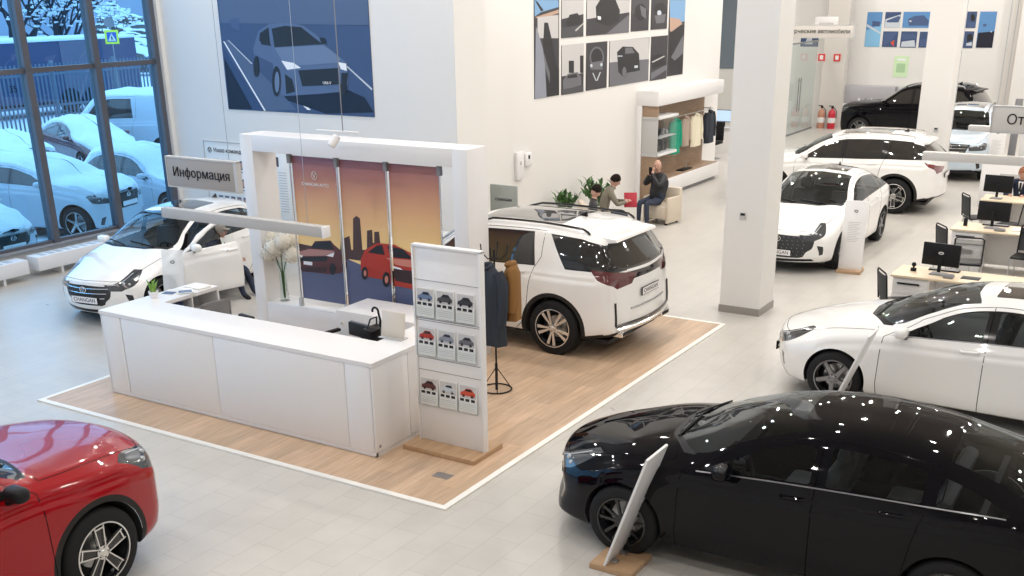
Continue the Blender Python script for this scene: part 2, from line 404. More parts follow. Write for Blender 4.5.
class Panels:
    """cuts the skin of one half of a car along outlines and hands back a mesh per region and side"""
    def __init__(s, S, regions, du=.085, dv=.25):
        sp = S.sp; u = np.concatenate([np.linspace(S.xr-1, S.xr, 9)[:-1], S.xr+np.array([0, .02, .05, .09]), np.linspace(S.xr+.15, S.xf-.15, int((S.xf-S.xr-.3)/du)), S.xf-np.array([.09, .05, .02, 0]), np.linspace(S.xf, S.xf+1, 9)[1:]])
        v = np.concatenate([np.arange(0, 8.01, dv), [3.1, 3.4, 3.9, 4.1, 5.9, 6.1]])
        G = np.array([(a, b) for a in u for b in v])
        segs = []; keep = np.ones(len(G), bool); P = []; E = []
        lim = lambda p: (min(max(p[0], S.xr-1), S.xf+1), min(max(p[1], 0), 8))
        for rg in regions:
            pl = dens([lim(p) for p in rg['poly']]); rg['pl'] = pl; o = len(P); P += pl; E += [(o+i, o+(i+1) % len(pl)) for i in range(len(pl))]
        if P:
            Pa = np.array(P)
            for i in range(0, len(G)):
                dd = (Pa[:, 0]-G[i, 0])**2+((Pa[:, 1]-G[i, 1])*SV)**2
                onb = G[i, 1] in (0, 8) or G[i, 0] in (u[0], u[-1])
                if dd.min() < .022**2 and not onb: keep[i] = False
        V2 = [Vector((p[0], p[1]*SV)) for p in P]+[Vector((p[0], p[1]*SV)) for p in G[keep]]
        vs, es, fs, *_ = delaunay_2d_cdt(V2, E, [], 0, 1e-5)
        q = np.array([(p.x, p.y/SV) for p in vs]); F = np.array([f for f in fs if len(f) == 3]); cen = q[F].mean(1)
        own = np.full(len(F), -1)
        for k, rg in enumerate(regions):
            m = inpoly(cen[:, 0], cen[:, 1], rg['pl']) & (own < 0); own[m] = k
        s.X = S.raw(q[:, 0], q[:, 1]); s.Nn = S.nrm(q[:, 0], q[:, 1])
        a = s.X[F]; fn = np.cross(a[:, 1]-a[:, 0], a[:, 2]-a[:, 0]); vn = s.Nn[F].mean(1)
        # make normals point outward
        cc = np.array([0, 0, .7]); outw = ((s.X-cc)*s.Nn*[.15, 1, 1]).sum(1); sg = np.sign(np.median(outw)) or 1; s.Nn *= sg; vn *= sg
        fl = (fn*vn).sum(1) < 0; F[fl] = F[fl][:, ::-1]; s.F = F; s.own = own; s.R = regions; s.uv = q
    def mesh(s, k, side, name, mats, parent, off=0, disp=None):
        """side 1 left, -1 right, 0 both"""
        F = s.F[s.own == k]
        if len(F) == 0: return None
        idx = np.unique(F); mp = {j: i for i, j in enumerate(idx)}; X = s.X[idx].copy(); Nn = s.Nn[idx].copy()
        if disp is not None: X = X+Nn*disp(s.uv[idx], X)[:, None]
        X = X+Nn*off
        FF = np.vectorize(mp.get)(F); vs, fs, ns = [], [], []
        if side >= 0: vs += X.tolist(); ns += Nn.tolist(); fs += FF.tolist()
        if side <= 0:
            o = len(vs); Y = X*[1, -1, 1]; Z = Nn*[1, -1, 1]
            rm = []
            for i, p in enumerate(Y):
                if side == 0 and abs(p[1]) < 1e-5: rm.append(i)
                else: rm.append(len(vs)); vs.append(p.tolist()); ns.append(Z[i].tolist())
            fs += [[rm[c], rm[b], rm[a]] for a, b, c in FF.tolist()]
        for i, p in enumerate(vs):
            if abs(p[1]) < 1e-5 and side == 0: n = ns[i]; ns[i] = [n[0], 0, n[2]]
        me = bpy.data.meshes.new(name); me.from_pydata(vs, [], fs); me.materials.append(M[mats])
        me.polygons.foreach_set('use_smooth', [True]*len(fs)); me.update()
        nn = np.array(ns); nn /= np.maximum(np.linalg.norm(nn, axis=1, keepdims=True), 1e-9); me.normals_split_custom_set_from_vertices(nn.tolist())
        o = bpy.data.objects.new(name, me); C.objects.link(o); o.parent = parent
        return o
def ribbon(mb, S, pts, width=.006, off=.0015, mi=0, sides=(1, -1), closed=False, h=.0):
    """a thin raised strip that follows the skin along (u, v) points"""
    pts = dens(pts, closed, .05)
    if closed: pts.append(pts[0])
    q = np.array(pts); X = S.raw(q[:, 0], q[:, 1]); Nn = S.nrm(q[:, 0], q[:, 1])
    sgn = np.sign(np.median((X*Nn*[.15, 1, 1]).sum(1)-.7*Nn[:, 2])) or 1; Nn = Nn*sgn
    T = np.gradient(X, axis=0); B = np.cross(Nn, T); B /= np.maximum(np.linalg.norm(B, axis=1, keepdims=True), 1e-9)
    for sd in sides:
        m = np.array([1, sd, 1]); rows = []
        for i in range(len(X)):
            a = (X[i]+B[i]*width/2)*m; b = (X[i]-B[i]*width/2)*m; n = Nn[i]*m
            rows += [a-n*.004, a+n*(off+h), b+n*(off+h), b-n*.004]
        fs = [(4*i+k, 4*i+k+1, 4*i+k+5, 4*i+k+4) for i in range(len(X)-1) for k in range(3)]
        if sd < 0: fs = [f[::-1] for f in fs]
        mb.add(rows, fs, mi)
    return mb

M['seam'] = mat('panel_gap', (.01, .01, .01), .9, spec=0)
# ---------------------------------------------------------------- wheels
def wheel(parent, x, y, r, side, style='five_twin', rr=None, colr='silver', wd=.23, name='wheel', steer=0):
    """side +1: the outer face looks to +y"""
    rr = rr or r*.70
    T = Tm((0, 0, 0), rx=R(-90)*side)   # local z -> outward
    o = MB().lathe([(rr*.97, -wd/2), (rr+.012, -wd/2-.002), (r-.03, -wd/2+.004), (r-.008, -wd/2+.025), (r, -wd/2+.05), (r, wd/2-.05), (r-.008, wd/2-.025), (r-.03, wd/2-.004), (rr+.012, wd/2+.002), (rr*.97, wd/2)], T, 40).build(name, 'rubber', parent)
    o.location = (x, y, r); o.rotation_euler = (0, 0, steer)
    f = wd/2
    rim = MB()
    rim.lathe([(rr*.99, f), (rr, f+.006), (rr-.014, f+.008), (rr-.022, f-.006), (rr-.03, f-.05), (rr-.05, -f), (rr-.02, -f)], T, 40, mi=1 if colr != 'black' else 0)
    rim.lathe([(rr, f+.0065), (rr-.013, f+.0085)], T, 40, mi=0)
    ic = f-.012
    def bar(a, w0, w1, r0, r1, mi=0, z=0, th=.03, lean=0):
        ca, sa = math.cos(a), math.sin(a)
        def P(rad, w, zz): return T @ Vector((ca*rad-sa*w, sa*rad+ca*w, zz))
        z0, z1 = ic+.004+z, ic+.002+z
        vs = [P(r0, -w0+lean*0, z0-th), P(r0, w0, z0-th), P(r1, w1+lean, z1-th), P(r1, -w1+lean, z1-th), P(r0, -w0, z0), P(r0, w0, z0), P(r1, w1+lean, z1), P(r1, -w1+lean, z1)]
        rim.add(vs, [(0, 1, 2, 3), (4, 7, 6, 5), (0, 4, 5, 1), (1, 5, 6, 2), (2, 6, 7, 3), (3, 7, 4, 0)], mi)
    R1 = rr-.02
    if style == 'five_twin':     # open spokes: two thin bright legs with a dark floor between
        for k in range(5):
            a = 2*PI*k/5+.35
            bar(a, .032, .048, .05, R1, 1, -.012)
            for s in (1, -1):
                ca, sa = math.cos(a), math.sin(a); w0, w1 = .030*s, .047*s
                def P(rad, ww, zz): return T @ Vector((ca*rad-sa*ww, sa*rad+ca*ww, zz))
                h = .006; vs = [P(.05, w0-h, ic-.02), P(.05, w0+h, ic-.02), P(R1, w1+h, ic-.02), P(R1, w1-h, ic-.02), P(.05, w0-h, ic+.008), P(.05, w0+h, ic+.008), P(R1, w1+h, ic+.006), P(R1, w1-h, ic+.006)]
                rim.add(vs, [(0, 1, 2, 3), (4, 7, 6, 5), (0, 4, 5, 1), (1, 5, 6, 2), (2, 6, 7, 3), (3, 7, 4, 0)], 0)
            bar(a, .044, .047, R1-.035, R1-.022, 0, .004)
    elif style == 'ten':         # five pairs of widening blades
        for k in range(5):
            a = 2*PI*k/5+.2
            for s in (-.27, .27): bar(a+s*.55, .011, .024, .05, R1, 0, 0, .03, lean=s*.05)
    elif style == 'blade':       # five twisted machined blades
        for k in range(5):
            a = 2*PI*k/5+.1
            bar(a, .028, .02, .05, R1, 0, 0, .03, lean=.03); bar(a+.34, .010, .022, .05, R1, 1, -.006, .03, lean=-.02)
    elif style == 'multi':
        for k in range(10): bar(2*PI*k/10, .012, .014, .05, R1, 0, 0, .025, lean=.012*(1 if k % 2 else -1))
    rim.lathe([(.001, ic+.012), (.028, ic+.012), (.034, ic+.004), (.062, ic), (.062, ic-.04)], T, 20, mi=0)
    for k in range(5):
        a = 2*PI*k/5; rim.lathe([(.001, ic+.004), (.008, ic+.004), (.008, ic-.01)], T @ Matrix.Translation((.047*math.cos(a), .047*math.sin(a), 0)), 8, mi=1)
    c0 = {'silver': 'silver', 'black': 'gloss', 'grey': 'greyalloy'}[colr]
    ri = rim.build('rim', [c0, 'gloss'], o)
    MB().lathe([(.001, -.02), (.155, -.02), (.155, -.045), (.001, -.045)], T, 24).build('brake_disc', 'steel', o)
    MB().lathe([(.001, -.05), (rr-.04, -.05)], T, 24).build('wheel_back', 'dark', o)
    return o
# ---------------------------------------------------------------- car types
def spec_sedan(L=4.68, Wd=1.84, H=1.43, fast=1, hatch=0, wf=1.38, wr_=-1.36):
    xf, xr = L/2-.06, -L/2+.06; w = Wd/2; h = H-1.43
    sp = dict(xf=xf, xr=xr, L=L, w=w, H=H, wf=wf, wr=wr_, wn=w*.9, r=.335, arch=.375, bowf=.34, bowr=.20, ff=1.0, fr=.8)
    sp['zb'] = [(xf, .20), (wf+.4, .17), (wf-.4, .19), (wr_+.4, .19), (wr_-.4, .22), (xr, .30)]
    sp['W'] = [(xf, w*.90), (xf-.3, w*.955), (wf, w*.99), (wf-.6, w*.985), (0, w*.985), (wr_+.5, w*.985), (wr_, w), (xr+.35, w*.96), (xr, w*.90)]
    if fast:
        sp['zt'] = [(xf, .77), (xf-.2, .87), (xf-.5, .945), (1.5, 1.00), (1.16, 1.055), (1.13, 1.06), (.7, 1.235+h*.5), (.2, 1.375+h), (-.15, 1.415+h), (-.6, 1.43+h), (-1.1, 1.385+h), (-1.6, 1.27+h), (-1.95, 1.17+h), (-2.1, 1.145+h), (xr, 1.12+h)]
        sp['ze'] = [(xf, .72), (xf-.3, .83), (1.3, .95), (.85, 1.005), (.78, 1.02), (.4, 1.165+h*.5), (0, 1.29+h), (-.45, 1.34+h), (-1.0, 1.30+h), (-1.5, 1.19+h), (-1.85, 1.115+h*.6), (-2.05, 1.085), (xr, 1.06)]
        sp['zsh'] = [(xf, .62), (xf-.3, .73), (1.3, .87), (.8, .935), (.3, .955), (-.4, .985), (-1.1, 1.02), (-1.7, 1.05), (-2.0, 1.03), (xr, .96)]
        sp['we'] = [(xf, w*.62), (1.3, w*.77), (.85, w*.80), (.72, w*.81), (.4, w*.735), (0, w*.665), (-.5, w*.645), (-1.2, w*.64), (-1.7, w*.68), (-2.0, w*.72), (xr, w*.72)]
        sp.update(A=.78, cowl=1.12, wt=(-.02, -.12), rw=(-1.20, -1.95, -1.12, -1.80), dlo=[(.78, 4.35), (.5, 5.2), (.25, 5.62), (-.1, 5.72), (-1.1, 5.70), (-1.45, 5.5), (-1.78, 4.55), (-1.72, 4.3), (-1.0, 4.22), (.3, 4.22)],
                  splits=(-.28, -1.12), roofg=(-.22, -1.1), doors=(.86, -.27, -1.10))
    elif hatch:
        sp['zt'] = [(xf, .72), (xf-.15, .82), (xf-.4, .90), (1.3, .985), (1.07, 1.03), (1.05, 1.035), (.67, 1.24+h*.5), (.22, 1.40+h), (-.2, 1.445+h), (-.7, 1.445+h), (-1.2, 1.40+h), (-1.5, 1.34+h), (-1.8, 1.12+h*.4), (-1.95, .99), (xr, .97)]
        sp['ze'] = [(xf, .68), (xf-.3, .80), (1.2, .92), (.87, .985), (.79, 1.0), (.45, 1.16+h*.5), (.0, 1.32+h), (-.5, 1.36+h), (-1.0, 1.335+h), (-1.4, 1.25+h), (-1.75, 1.05), (-1.95, .95), (xr, .93)]
        sp['zsh'] = [(xf, .60), (xf-.3, .71), (1.2, .85), (.7, .91), (.2, .925), (-.5, .945), (-1.1, .965), (-1.6, .97), (xr, .88)]
        sp['we'] = [(xf, w*.62), (1.2, w*.77), (.9, w*.80), (.79, w*.81), (.45, w*.74), (0.05, w*.69), (-.5, w*.67), (-1.3, w*.67), (-1.8, w*.72), (xr, w*.74)]
        sp.update(A=.79, cowl=1.04, wt=(.15, .04), rw=(-1.53, -1.86, -1.5, -1.76), dlo=[(.79, 4.35), (.55, 5.2), (.28, 5.62), (-.1, 5.72), (-1.0, 5.70), (-1.25, 5.5), (-1.55, 4.7), (-1.5, 4.4), (-1.0, 4.22), (.3, 4.22)],
                  splits=(-.18, -1.0), roofg=(-.02, -.66), doors=(.88, -.19, -1.05))
    # lamps: f = seen from the front (y, z), s = from the side (x, z)
    sp['nose'] = [(.15, -.10), (.3, -.01), (.45, .02), (.6, .02), (.7, 0), (.85, -.10), (1.1, -.2)]
    sp['tail'] = [(.2, -.08), (.45, .02), (.6, .02), (.85, 0), (1.0, .01), (1.2, -.1)]
    e = .04 if fast else 0; sp['head'] = [('f', w*.38, .665+e), ('f', w*.60, .715+e), ('s', xf-.52, .83+e), ('s', xf-.60, .815+e), ('s', xf-.38, .67+e), ('f', w*.66, .565+e), ('f', w*.42, .575+e)]
    sp['tailamp'] = [('r', .0, .90), ('r', w*.6, .91), ('s', xr+.42, .90), ('s', xr+.30, .81), ('r', w*.6, .80), ('r', .0, .83)]
    return sp
def spec_suv(L=4.7, Wd=1.9, H=1.70, wf=1.40, wr_=-1.35, r=.37, slant=.42, hood=1.12):
    xf, xr = L/2-.06, -L/2+.06; w = Wd/2; k = H/1.70
    sp = dict(xf=xf, xr=xr, L=L, w=w, H=H, wf=wf, wr=wr_, wn=w*.9, r=r, arch=r+.055, bowf=.26, bowr=.16, ff=.9, fr=.75, suv=1, ek=.07, er=.12, crease=.015)
    sp['zb'] = [(xf, .28), (wf+.4, .22), (wf-.4, .24), (wr_+.4, .24), (wr_-.4, .26), (xr, .34)]
    sp['W'] = [(xf, w*.92), (xf-.3, w*.965), (wf, w*.995), (wf-.6, w*.98), (0, w*.98), (wr_+.5, w*.985), (wr_, w), (xr+.35, w*.965), (xr, w*.91)]
    hd = hood
    sp['zt'] = [(xf, hd-.12), (xf-.15, hd-.05), (xf-.5, hd), (1.2, hd+.05), (1.0, hd+.08), (.97, hd+.09), (.65, hd+.30), (.3, H-.12), (0, H-.035), (-.5, H), (-1.2, H-.01), (-1.8, H-.05), (xr, H-.10)]
    sp['ze'] = [(xf, hd-.16), (xf-.3, hd-.09), (1.2, hd-.01), (.85, hd+.03), (.78, hd+.05), (.5, hd+.22), (.15, H-.20), (-.3, H-.11), (-1.0, H-.095), (-1.7, H-.13), (xr, H-.18)]
    sp['zsh'] = [(xf, hd-.22), (xf-.3, hd-.16), (1.2, hd-.09), (.75, hd-.04), (.2, hd-.02), (-.5, hd), (-1.2, hd+.03), (xr, hd+.03)]
    sp['we'] = [(xf, w*.68), (1.2, w*.80), (.85, w*.82), (.78, w*.83), (.45, w*.77), (.1, w*.71), (-.5, w*.695), (-1.5, w*.68), (xr, w*.66)]
    sp.update(A=.78, cowl=.99, wt=(.22, .10), dlo=[(.78, 4.35), (.55, 5.2), (.3, 5.62), (0, 5.72), (-1.2, 5.72), (xr+.35, 5.6), (xr+.10, 4.9), (xr+.10, 4.3), (-1.0, 4.22), (.3, 4.22)],
              splits=(-.20, -1.08), roofg=(-.05, -1.1), doors=(.86, -.21, -1.08))
    b = hd+.0
    sp['nose'] = [(.2, -.10), (.35, -.01), (.5, .02), (b-.35, .02), (b-.2, 0), (b-.05, -.07), (b+.3, -.25)]
    sp['tail'] = [(.2, -.10), (.4, .02), (.6, .02), (b-.05, -.02), (b+.10, -.06), (H-.12, -slant), (H, -slant-.04)]
    sp['rwin'] = [('r', 0, H-.16), ('r', w*.56, H-.20), ('r', w*.72, b+.14), ('r', w*.6, b+.06), ('r', 0, b+.05)]
    sp['head'] = [('f', w*.48, b-.24), ('f', w*.66, b-.20), ('s', xf-.40, b-.15), ('s', xf-.46, b-.17), ('s', xf-.30, b-.30), ('f', w*.66, b-.33), ('f', w*.5, b-.33)]
    sp['tailamp'] = [('r', w*.25, b-.10), ('r', w*.7, b-.04), ('s', xr+.36, b+.04), ('s', xr+.26, b-.06), ('r', w*.7, b-.22), ('r', w*.4, b-.20), ('r', w*.25, b-.13)]
    return sp

def seats_and_dash(car, sp, wheelside=1):
    w = sp['w']; b = sp['zsh'][4][1]; A = sp['A']; H = sp['H']
    MB().box(A+.30, -w*.78, .25, sp['wr']-.1, w*.78, .32).box(A+.28, -w*.80, .3, A+.33, w*.80, b-.05).box(sp['wr']-.15, -w*.8, .3, sp['wr']-.1, w*.8, b).build('cabin_floor', 'dark', car)
    m = MB()
    m.prism([(A+.30, .45), (A+.30, b-.02), (A+.05, b+.02), (A-.12, b-.03), (A-.10, b-.2), (A+.05, .5)], -w*.80, w*.80, 'XZ').build('dashboard', 'dark', car)
    for sd in (1, -1):
        T = Tm((A-.75, sd*w*.40, .32)); s = MB()
        s.rbox(-.25, -.25, 0, .28, .25, .20, .06, T=T)
        T2 = T @ Tm((-.24, 0, .16), ry=R(-14)); s.rbox(-.07, -.24, 0, .07, .24, .62, .06, T=T2).rbox(-.05, -.13, .64, .05, .13, .83, .045, T=T2)
        s.build('seat', 'seat', car)
    s = MB(); T = Tm((A-1.62, 0, .34)); s.rbox(-.22, -w*.7, 0, .25, w*.7, .2, .06, T=T); T2 = T @ Tm((-.2, 0, .14), ry=R(-18)); s.rbox(-.07, -w*.7, 0, .07, w*.7, .58, .06, T=T2)
    s.build('rear_bench', 'seat', car)
    s = MB(); T = Tm((A-.28, wheelside*w*.40, b-.06), ry=R(-62))
    s.tube([T @ Vector((.185*math.cos(a), .185*math.sin(a), 0)) for a in np.linspace(0, 2*PI, 25)[:-1]], .016, n=6, closed=True)
    for a in (0.1, PI-.1, 1.5*PI): s.tube([T @ Vector((0, 0, -.02)), T @ Vector((.18*math.cos(a), .18*math.sin(a), 0))], .018, n=6)
    s.ball(T @ Vector((0, 0, -.02)), .06, n=10, sc=(1, 1, .6)); s.tube([T @ Vector((0, 0, -.02)), T @ Vector((0, 0, -.3))], .03)
    s.build('steering_wheel', 'black', car)

def make_car(name, sp, label, loc, rz, paint, wstyle='five_twin', wcol='silver', interior=True, glassm='glass', sideglass=None, roofglass=True, rails=False, pillar='gloss', mirror=None, floating=False, spoiler=False, platetext=None,
             clad=False, grille='bars', taillamp='lamp_red', bumper=False, chrome_belt=False, cat='car', group=None, lamp='lamp_dark', handles=True, visible=('L', 'R')):
    car = thing(name, (loc[0], loc[1], 0), label, cat, rz, group); S = Surf(sp); w = sp['w']; xf, xr = sp['xf'], sp['xr']; suv = 'suv' in sp; b = sp['zsh'][4][1]; H = sp['H']
    sideglass = sideglass or glassm
    def uv(lst):
        o = []
        for k, a, c in lst: o += S.inv([(a, c)], {'s': 'side', 'f': 'front', 'r': 'rear', 't': 'top'}[k])
        return o
    Rg = []
    def reg(n, poly, m, sym=0, par=None): Rg.append(dict(n=n, poly=poly, m=m, sym=sym, par=par)); return len(Rg)-1
    ar = sp['arch']
    arcs = {}
    for n, x in (('f', sp['wf']), ('r', sp['wr'])):
        arc = [(x+ar*math.cos(a), sp['r']+ar*math.sin(a)) for a in np.linspace(-.45, PI+.45, 30)]
        pl = S.inv([(p, max(q, sp['r']-.12)) for p, q in arc], 'side'); pl = [(u, v) for u, v in pl]
        top = [(u, v) for u, v in pl if v > .9]
        pl2 = [(top[0][0]+.01, 0)]+top+[(top[-1][0]-.01, 0)]; arcs[n] = pl2
        reg('_hole', pl2, None)
        if clad:
            arc = [(x+(ar+.06)*math.cos(a), sp['r']+(ar+.055)*math.sin(a)) for a in np.linspace(-.2, PI+.2, 30)]
            q = [p for p in S.inv([(p, max(q_, sp['r']-.1)) for p, q_ in arc], 'side') if p[1] > .9]
            reg('wheel_arch_trim', [(q[0][0]+.02, 0)]+q+[(q[-1][0]-.02, 0)], 'cladding')
    if floating:
        reg('c_pillar', [(-1.02, 5.98), (-1.12, 4.1), (-1.60, 4.1), (-1.25, 5.98)], paint)
    # glass
    d0, d1, d2 = sp['doors']; s1, s2 = sp['splits']; A = sp['A']; dlo = sp['dlo']
    def clip(poly, lo, hi):
        o = []; n = len(poly)
        def cut(P, x, keep):
            r = []
            for i in range(len(P)):
                a, c = P[i-1], P[i]; ia, ic = keep(a[0]), keep(c[0])
                if ia != ic: t = (x-a[0])/(c[0]-a[0]); r.append((x, a[1]+t*(c[1]-a[1])))
                if ic: r.append(c)
            return r
        P = cut(list(poly), hi, lambda q: q <= hi); return cut(P, lo, lambda q: q >= lo)
    def inset(poly, e):
        cx = sum(p[0] for p in poly)/len(poly); cy = sum(p[1] for p in poly)/len(poly)
        lu = max(p[0] for p in poly)-min(p[0] for p in poly); lv = max(p[1] for p in poly)-min(p[1] for p in poly)
        return [(cx+(p[0]-cx)*(1-2*e/lu), cy+(p[1]-cy)*(1-2*e*4/lv)) for p in poly]
    gf = rnd(inset(clip(dlo, s1+.045, A+.1), .018), .03); gr = rnd(inset(clip(dlo, s2+.03, s1-.045), .018), .03); gq = rnd(inset(clip(dlo, xr, s2-.04), .02), .03)
    if suv: s2b = s2
    kf_ = reg('side_window', gf, sideglass, 0, 'front'); kr_ = reg('side_window', gr, sideglass if not suv else sideglass, 0, 'rear'); reg('quarter_window', gq, 'darkglass' if suv else sideglass)
    cz = sp['cowl']; w0, w1 = sp['wt']
    kw = reg('windshield', [(cz, 8), (cz-.02, 7.3), (A+.10, 6.5), (A+.02, 6.3), (A-.12, 6.2), (w1+.02, 6.25), (w1+.03, 6.5), (w0, 7.3), (w0+.01, 8)], glassm, 1)
    reg('cowl', [(cz+.055, 8), (cz+.03, 7.3), (A+.13, 6.3), (A+.02, 6.2), (A+.0, 6.3), (A+.10, 6.5), (cz-.02, 7.3), (cz, 8)], 'black', 1)
    if roofglass:
        g0, g1 = sp['roofg']; reg('glass_roof', rnd([(g0, 8.3), (g0, 6.85), (g1, 6.85), (g1, 8.3)], .04), 'darkglass', 1)
    if 'rwin' in sp:
        reg('rear_window', uv(sp['rwin'][:1])[0:1]+uv(sp['rwin'][1:]), 'darkglass', 1)
    elif 'rw' in sp:
        a, c, e, f = sp['rw']; reg('rear_window', [(a, 8), (a-.01, 7.2), (e-.05, 6.35), (f, 6.3), (c+.05, 7.2), (c, 8)], glassm if interior else 'darkglass', 1)
    reg('headlight', uv(sp['head']), lamp)
    tl = uv(sp['tailamp']); reg('tail_light', tl, taillamp)
    if bumper: tb = uv([('r', 0, b+.03), ('r', w*.72, b+.05), ('r', w*.72, b-.06), ('r', 0, b-.06)]); tb[0] = (xr-1, tb[0][1]); tb[-1] = (xr-1, tb[-1][1]); reg('tail_bar', tb, 'gloss', 1)
    G = sp.get('grille')
    gz0, gz1, gw = (G or ((b-.46, b-.13, w*.50) if suv else (.34, .66, w*.50)))
    gp = sp.get('grillepoly') or [('f', 0, gz1), ('f', gw*.98, gz1-.02), ('f', gw, gz1-.08), ('f', gw*.72, gz0+.02), ('f', gw*.6, gz0), ('f', 0, gz0)]
    gpl = uv(gp); gpl = [(xf+1, gpl[0][1])]+gpl[1:-1]+[(xf+1, gpl[-1][1])]
    reg('grille', gpl, 'mesh', 1)
    lp = uv([('f', .0, .30 if suv else .27), ('f', w*.62, .31 if suv else .28), ('f', w*.66, .25 if suv else .235), ('f', .0, .24 if suv else .22)]); lp[0] = (xf+1, lp[0][1]); lp[-1] = (xf+1, lp[-1][1])
    reg('lower_grille', lp, 'black', 1)
    fg = sp.get('fog') or [('f', w*.70, .52), ('f', w*.80, .50), ('f', w*.82, .36), ('f', w*.74, .34)]
    reg('air_intake', uv(fg), 'gloss')
    rb = uv([('r', 0, .40), ('r', w*.7, .40), ('r', w*.84, .42)]); vv = [q[1] for q in rb]
    reg('rear_valance', [(xr-1, vv[0]), (xr-.2, vv[1]), (xr+.12, vv[2]), (xr+.12, 0), (xr-1, 0)], 'cladding' if suv else 'black', 1)
    if clad:
        reg('side_sill_trim', [(xf-.3, 0), (xf-.3, 1.25), (xr+.1, 1.25), (xr+.1, 0)], 'cladding')
    else: reg('side_skirt', [(sp['wf']-ar, 0), (sp['wf']-ar, .62), (sp['wr']+ar, .62), (sp['wr']+ar, 0)], paint if not sp.get('darksill') else 'black')
    reg('pillar_trim', dlo, pillar)
    vt = 5.93
    kd1 = reg('door', [(d0, .66), (d0+.02, 2), (d0-.01, 4.05), (d0-.13, 5.3), (d0-.40, vt), (d1, vt), (d1, .66)], paint, 0)
    ab = sp['wr']+ar+.03
    kd2 = reg('door', [(d1, .66), (d1, vt), (d2-.12, vt), (d2-.12, 4.6), (d2-.02, 4.0), (d2+.03, 3.0), (max(d2+.1, ab-.1), 2.2), (max(d2+.25, ab+.02), 1.4), (max(d2+.25, ab+.04), .66)], paint, 0)
    kh = reg('hood', [(cz+.10, 8), (cz+.07, 7.3), (A+.18, 6.2), (A+.18, 5.7), (xf-.45, 5.75), (xf-.06, 5.9), (xf-.03, 6.6), (xf-.015, 8)], paint, 1)
    P = Panels(S, Rg)
    P.mesh(-1, 0, 'body', paint, car)
    doors = {}
    for k in (kd1, kd2):
        for sd in (1, -1):
            o = P.mesh(k, sd, 'door', paint, car); doors[(k, sd)] = o
    for k, rg in enumerate(Rg):
        if rg['n'] in ('_hole', 'door'): continue
        if rg['sym']: P.mesh(k, 0, rg['n'], rg['m'], car)
        else:
            for sd in (1, -1):
                pr_ = car
                if rg['par'] == 'front': pr_ = doors[(kd1, sd)]
                if rg['par'] == 'rear': pr_ = doors[(kd2, sd)]
                P.mesh(k, sd, rg['n'], rg['m'], pr_)
    # seams
    m = MB()
    for pl in (Rg[kd1]['poly'], Rg[kd2]['poly']): ribbon(m, S, pl, .008, .0005)
    hp = Rg[kh]['poly']; ribbon(m, S, hp[2:], .008, .0005)
    m.build('panel_seam', 'seam', car, fix=False)
    if chrome_belt:
        for sd in (1, -1):
            m = MB(); ribbon(m, S, sorted([(p[0], p[1]-.03) for p in dlo if p[1] < 4.5 and p[0] < A-.1])+[(A-.05, 4.2)], .012, .002, sides=(sd,)); m.build('window_chrome', 'greyalloy', car, fix=False)
    # wheel wells, underbody
    for n in ('f', 'r'):
        x = sp['wf'] if n == 'f' else sp['wr']
        for sd in (1, -1):
            q = np.array([p for p in arcs[n]]); X = S.raw(q[:, 0], q[:, 1]); m = MB(); rows = []
            for p in X: rows += [(p[0], p[1]*sd*.995, p[2]), (p[0], sd*(w-.42), p[2])]
            m.add(rows, [(2*i, 2*i+1, 2*i+3, 2*i+2) for i in range(len(X)-1)], 0, True)
            m.box(x-ar, sd*(w-.43)-.005, .18, x+ar, sd*(w-.43)+.005, sp['r']+ar); m.build('wheel_well', 'dark', car, fix=False)
    MB().box(xr+.25, -w*.72, .2, xf-.3, w*.72, .26).build('underbody', 'dark', car)
    for sd in (1, -1):
        wheel(car, sp['wf'], sd*(w-.125-.01), sp['r'], sd, wstyle, colr=wcol); wheel(car, sp['wr'], sd*(w-.125-.01), sp['r'], sd, wstyle, colr=wcol)
    if interior: seats_and_dash(car, sp)
    # mirrors, handles
    for sd in (1, -1):
        X = S.raw([sp.get('mir', A-.16)], [4.0])[0]; T = Tm((X[0], sd*(X[1]+.10), X[2]+.09))
        mm = MB().tube([(X[0]-.02, sd*(X[1]-.03), X[2]+.0), (X[0]-.0, sd*(X[1]+.10), X[2]+.05)], .022)
        mm.rbox(-.065, -.095, -.055, .075, .105, .065, .05, T=T, seg=3, mi=1)
        mo = mm.build('mirror', ['black', mirror or paint], doors[(kd1, sd)]); MB().rbox(-.083, -.09, -.05, -.075, .10, .055, .003, T=T).build('mirror_glass', 'chrome', mo) if False else None
        if handles:
            for k, u in ((kd1, d1+.16), (kd2, d2+.22)):
                a = S.raw([u+.10, u, u-.10], [3.62]*3)
                MB().tube([(a[0][0], sd*(a[0][1]-.005), a[0][2]), (a[0][0]-.03, sd*(a[0][1]+.028), a[0][2]), (a[1][0], sd*(a[1][1]+.032), a[1][2]), (a[2][0]+.03, sd*(a[2][1]+.028), a[2][2]), (a[2][0], sd*(a[2][1]-.005), a[2][2])], .014, n=6).build('door_handle', paint if not clad else paint, doors[(k, sd)])
    # grille bars, badge, plate
    nx = S.raw(*[np.array([q]) for q in S.inv([(0.02, (gz0+gz1)/2)], 'front')[0]])[0][0]
    def fx(y, z): q = S.inv([(max(abs(y), .01), z)], 'front')[0]; return S.raw([q[0]], [q[1]])[0][0]
    def rx(y, z): q = S.inv([(max(abs(y), .01), z)], 'rear')[0]; return S.raw([q[0]], [q[1]])[0][0]
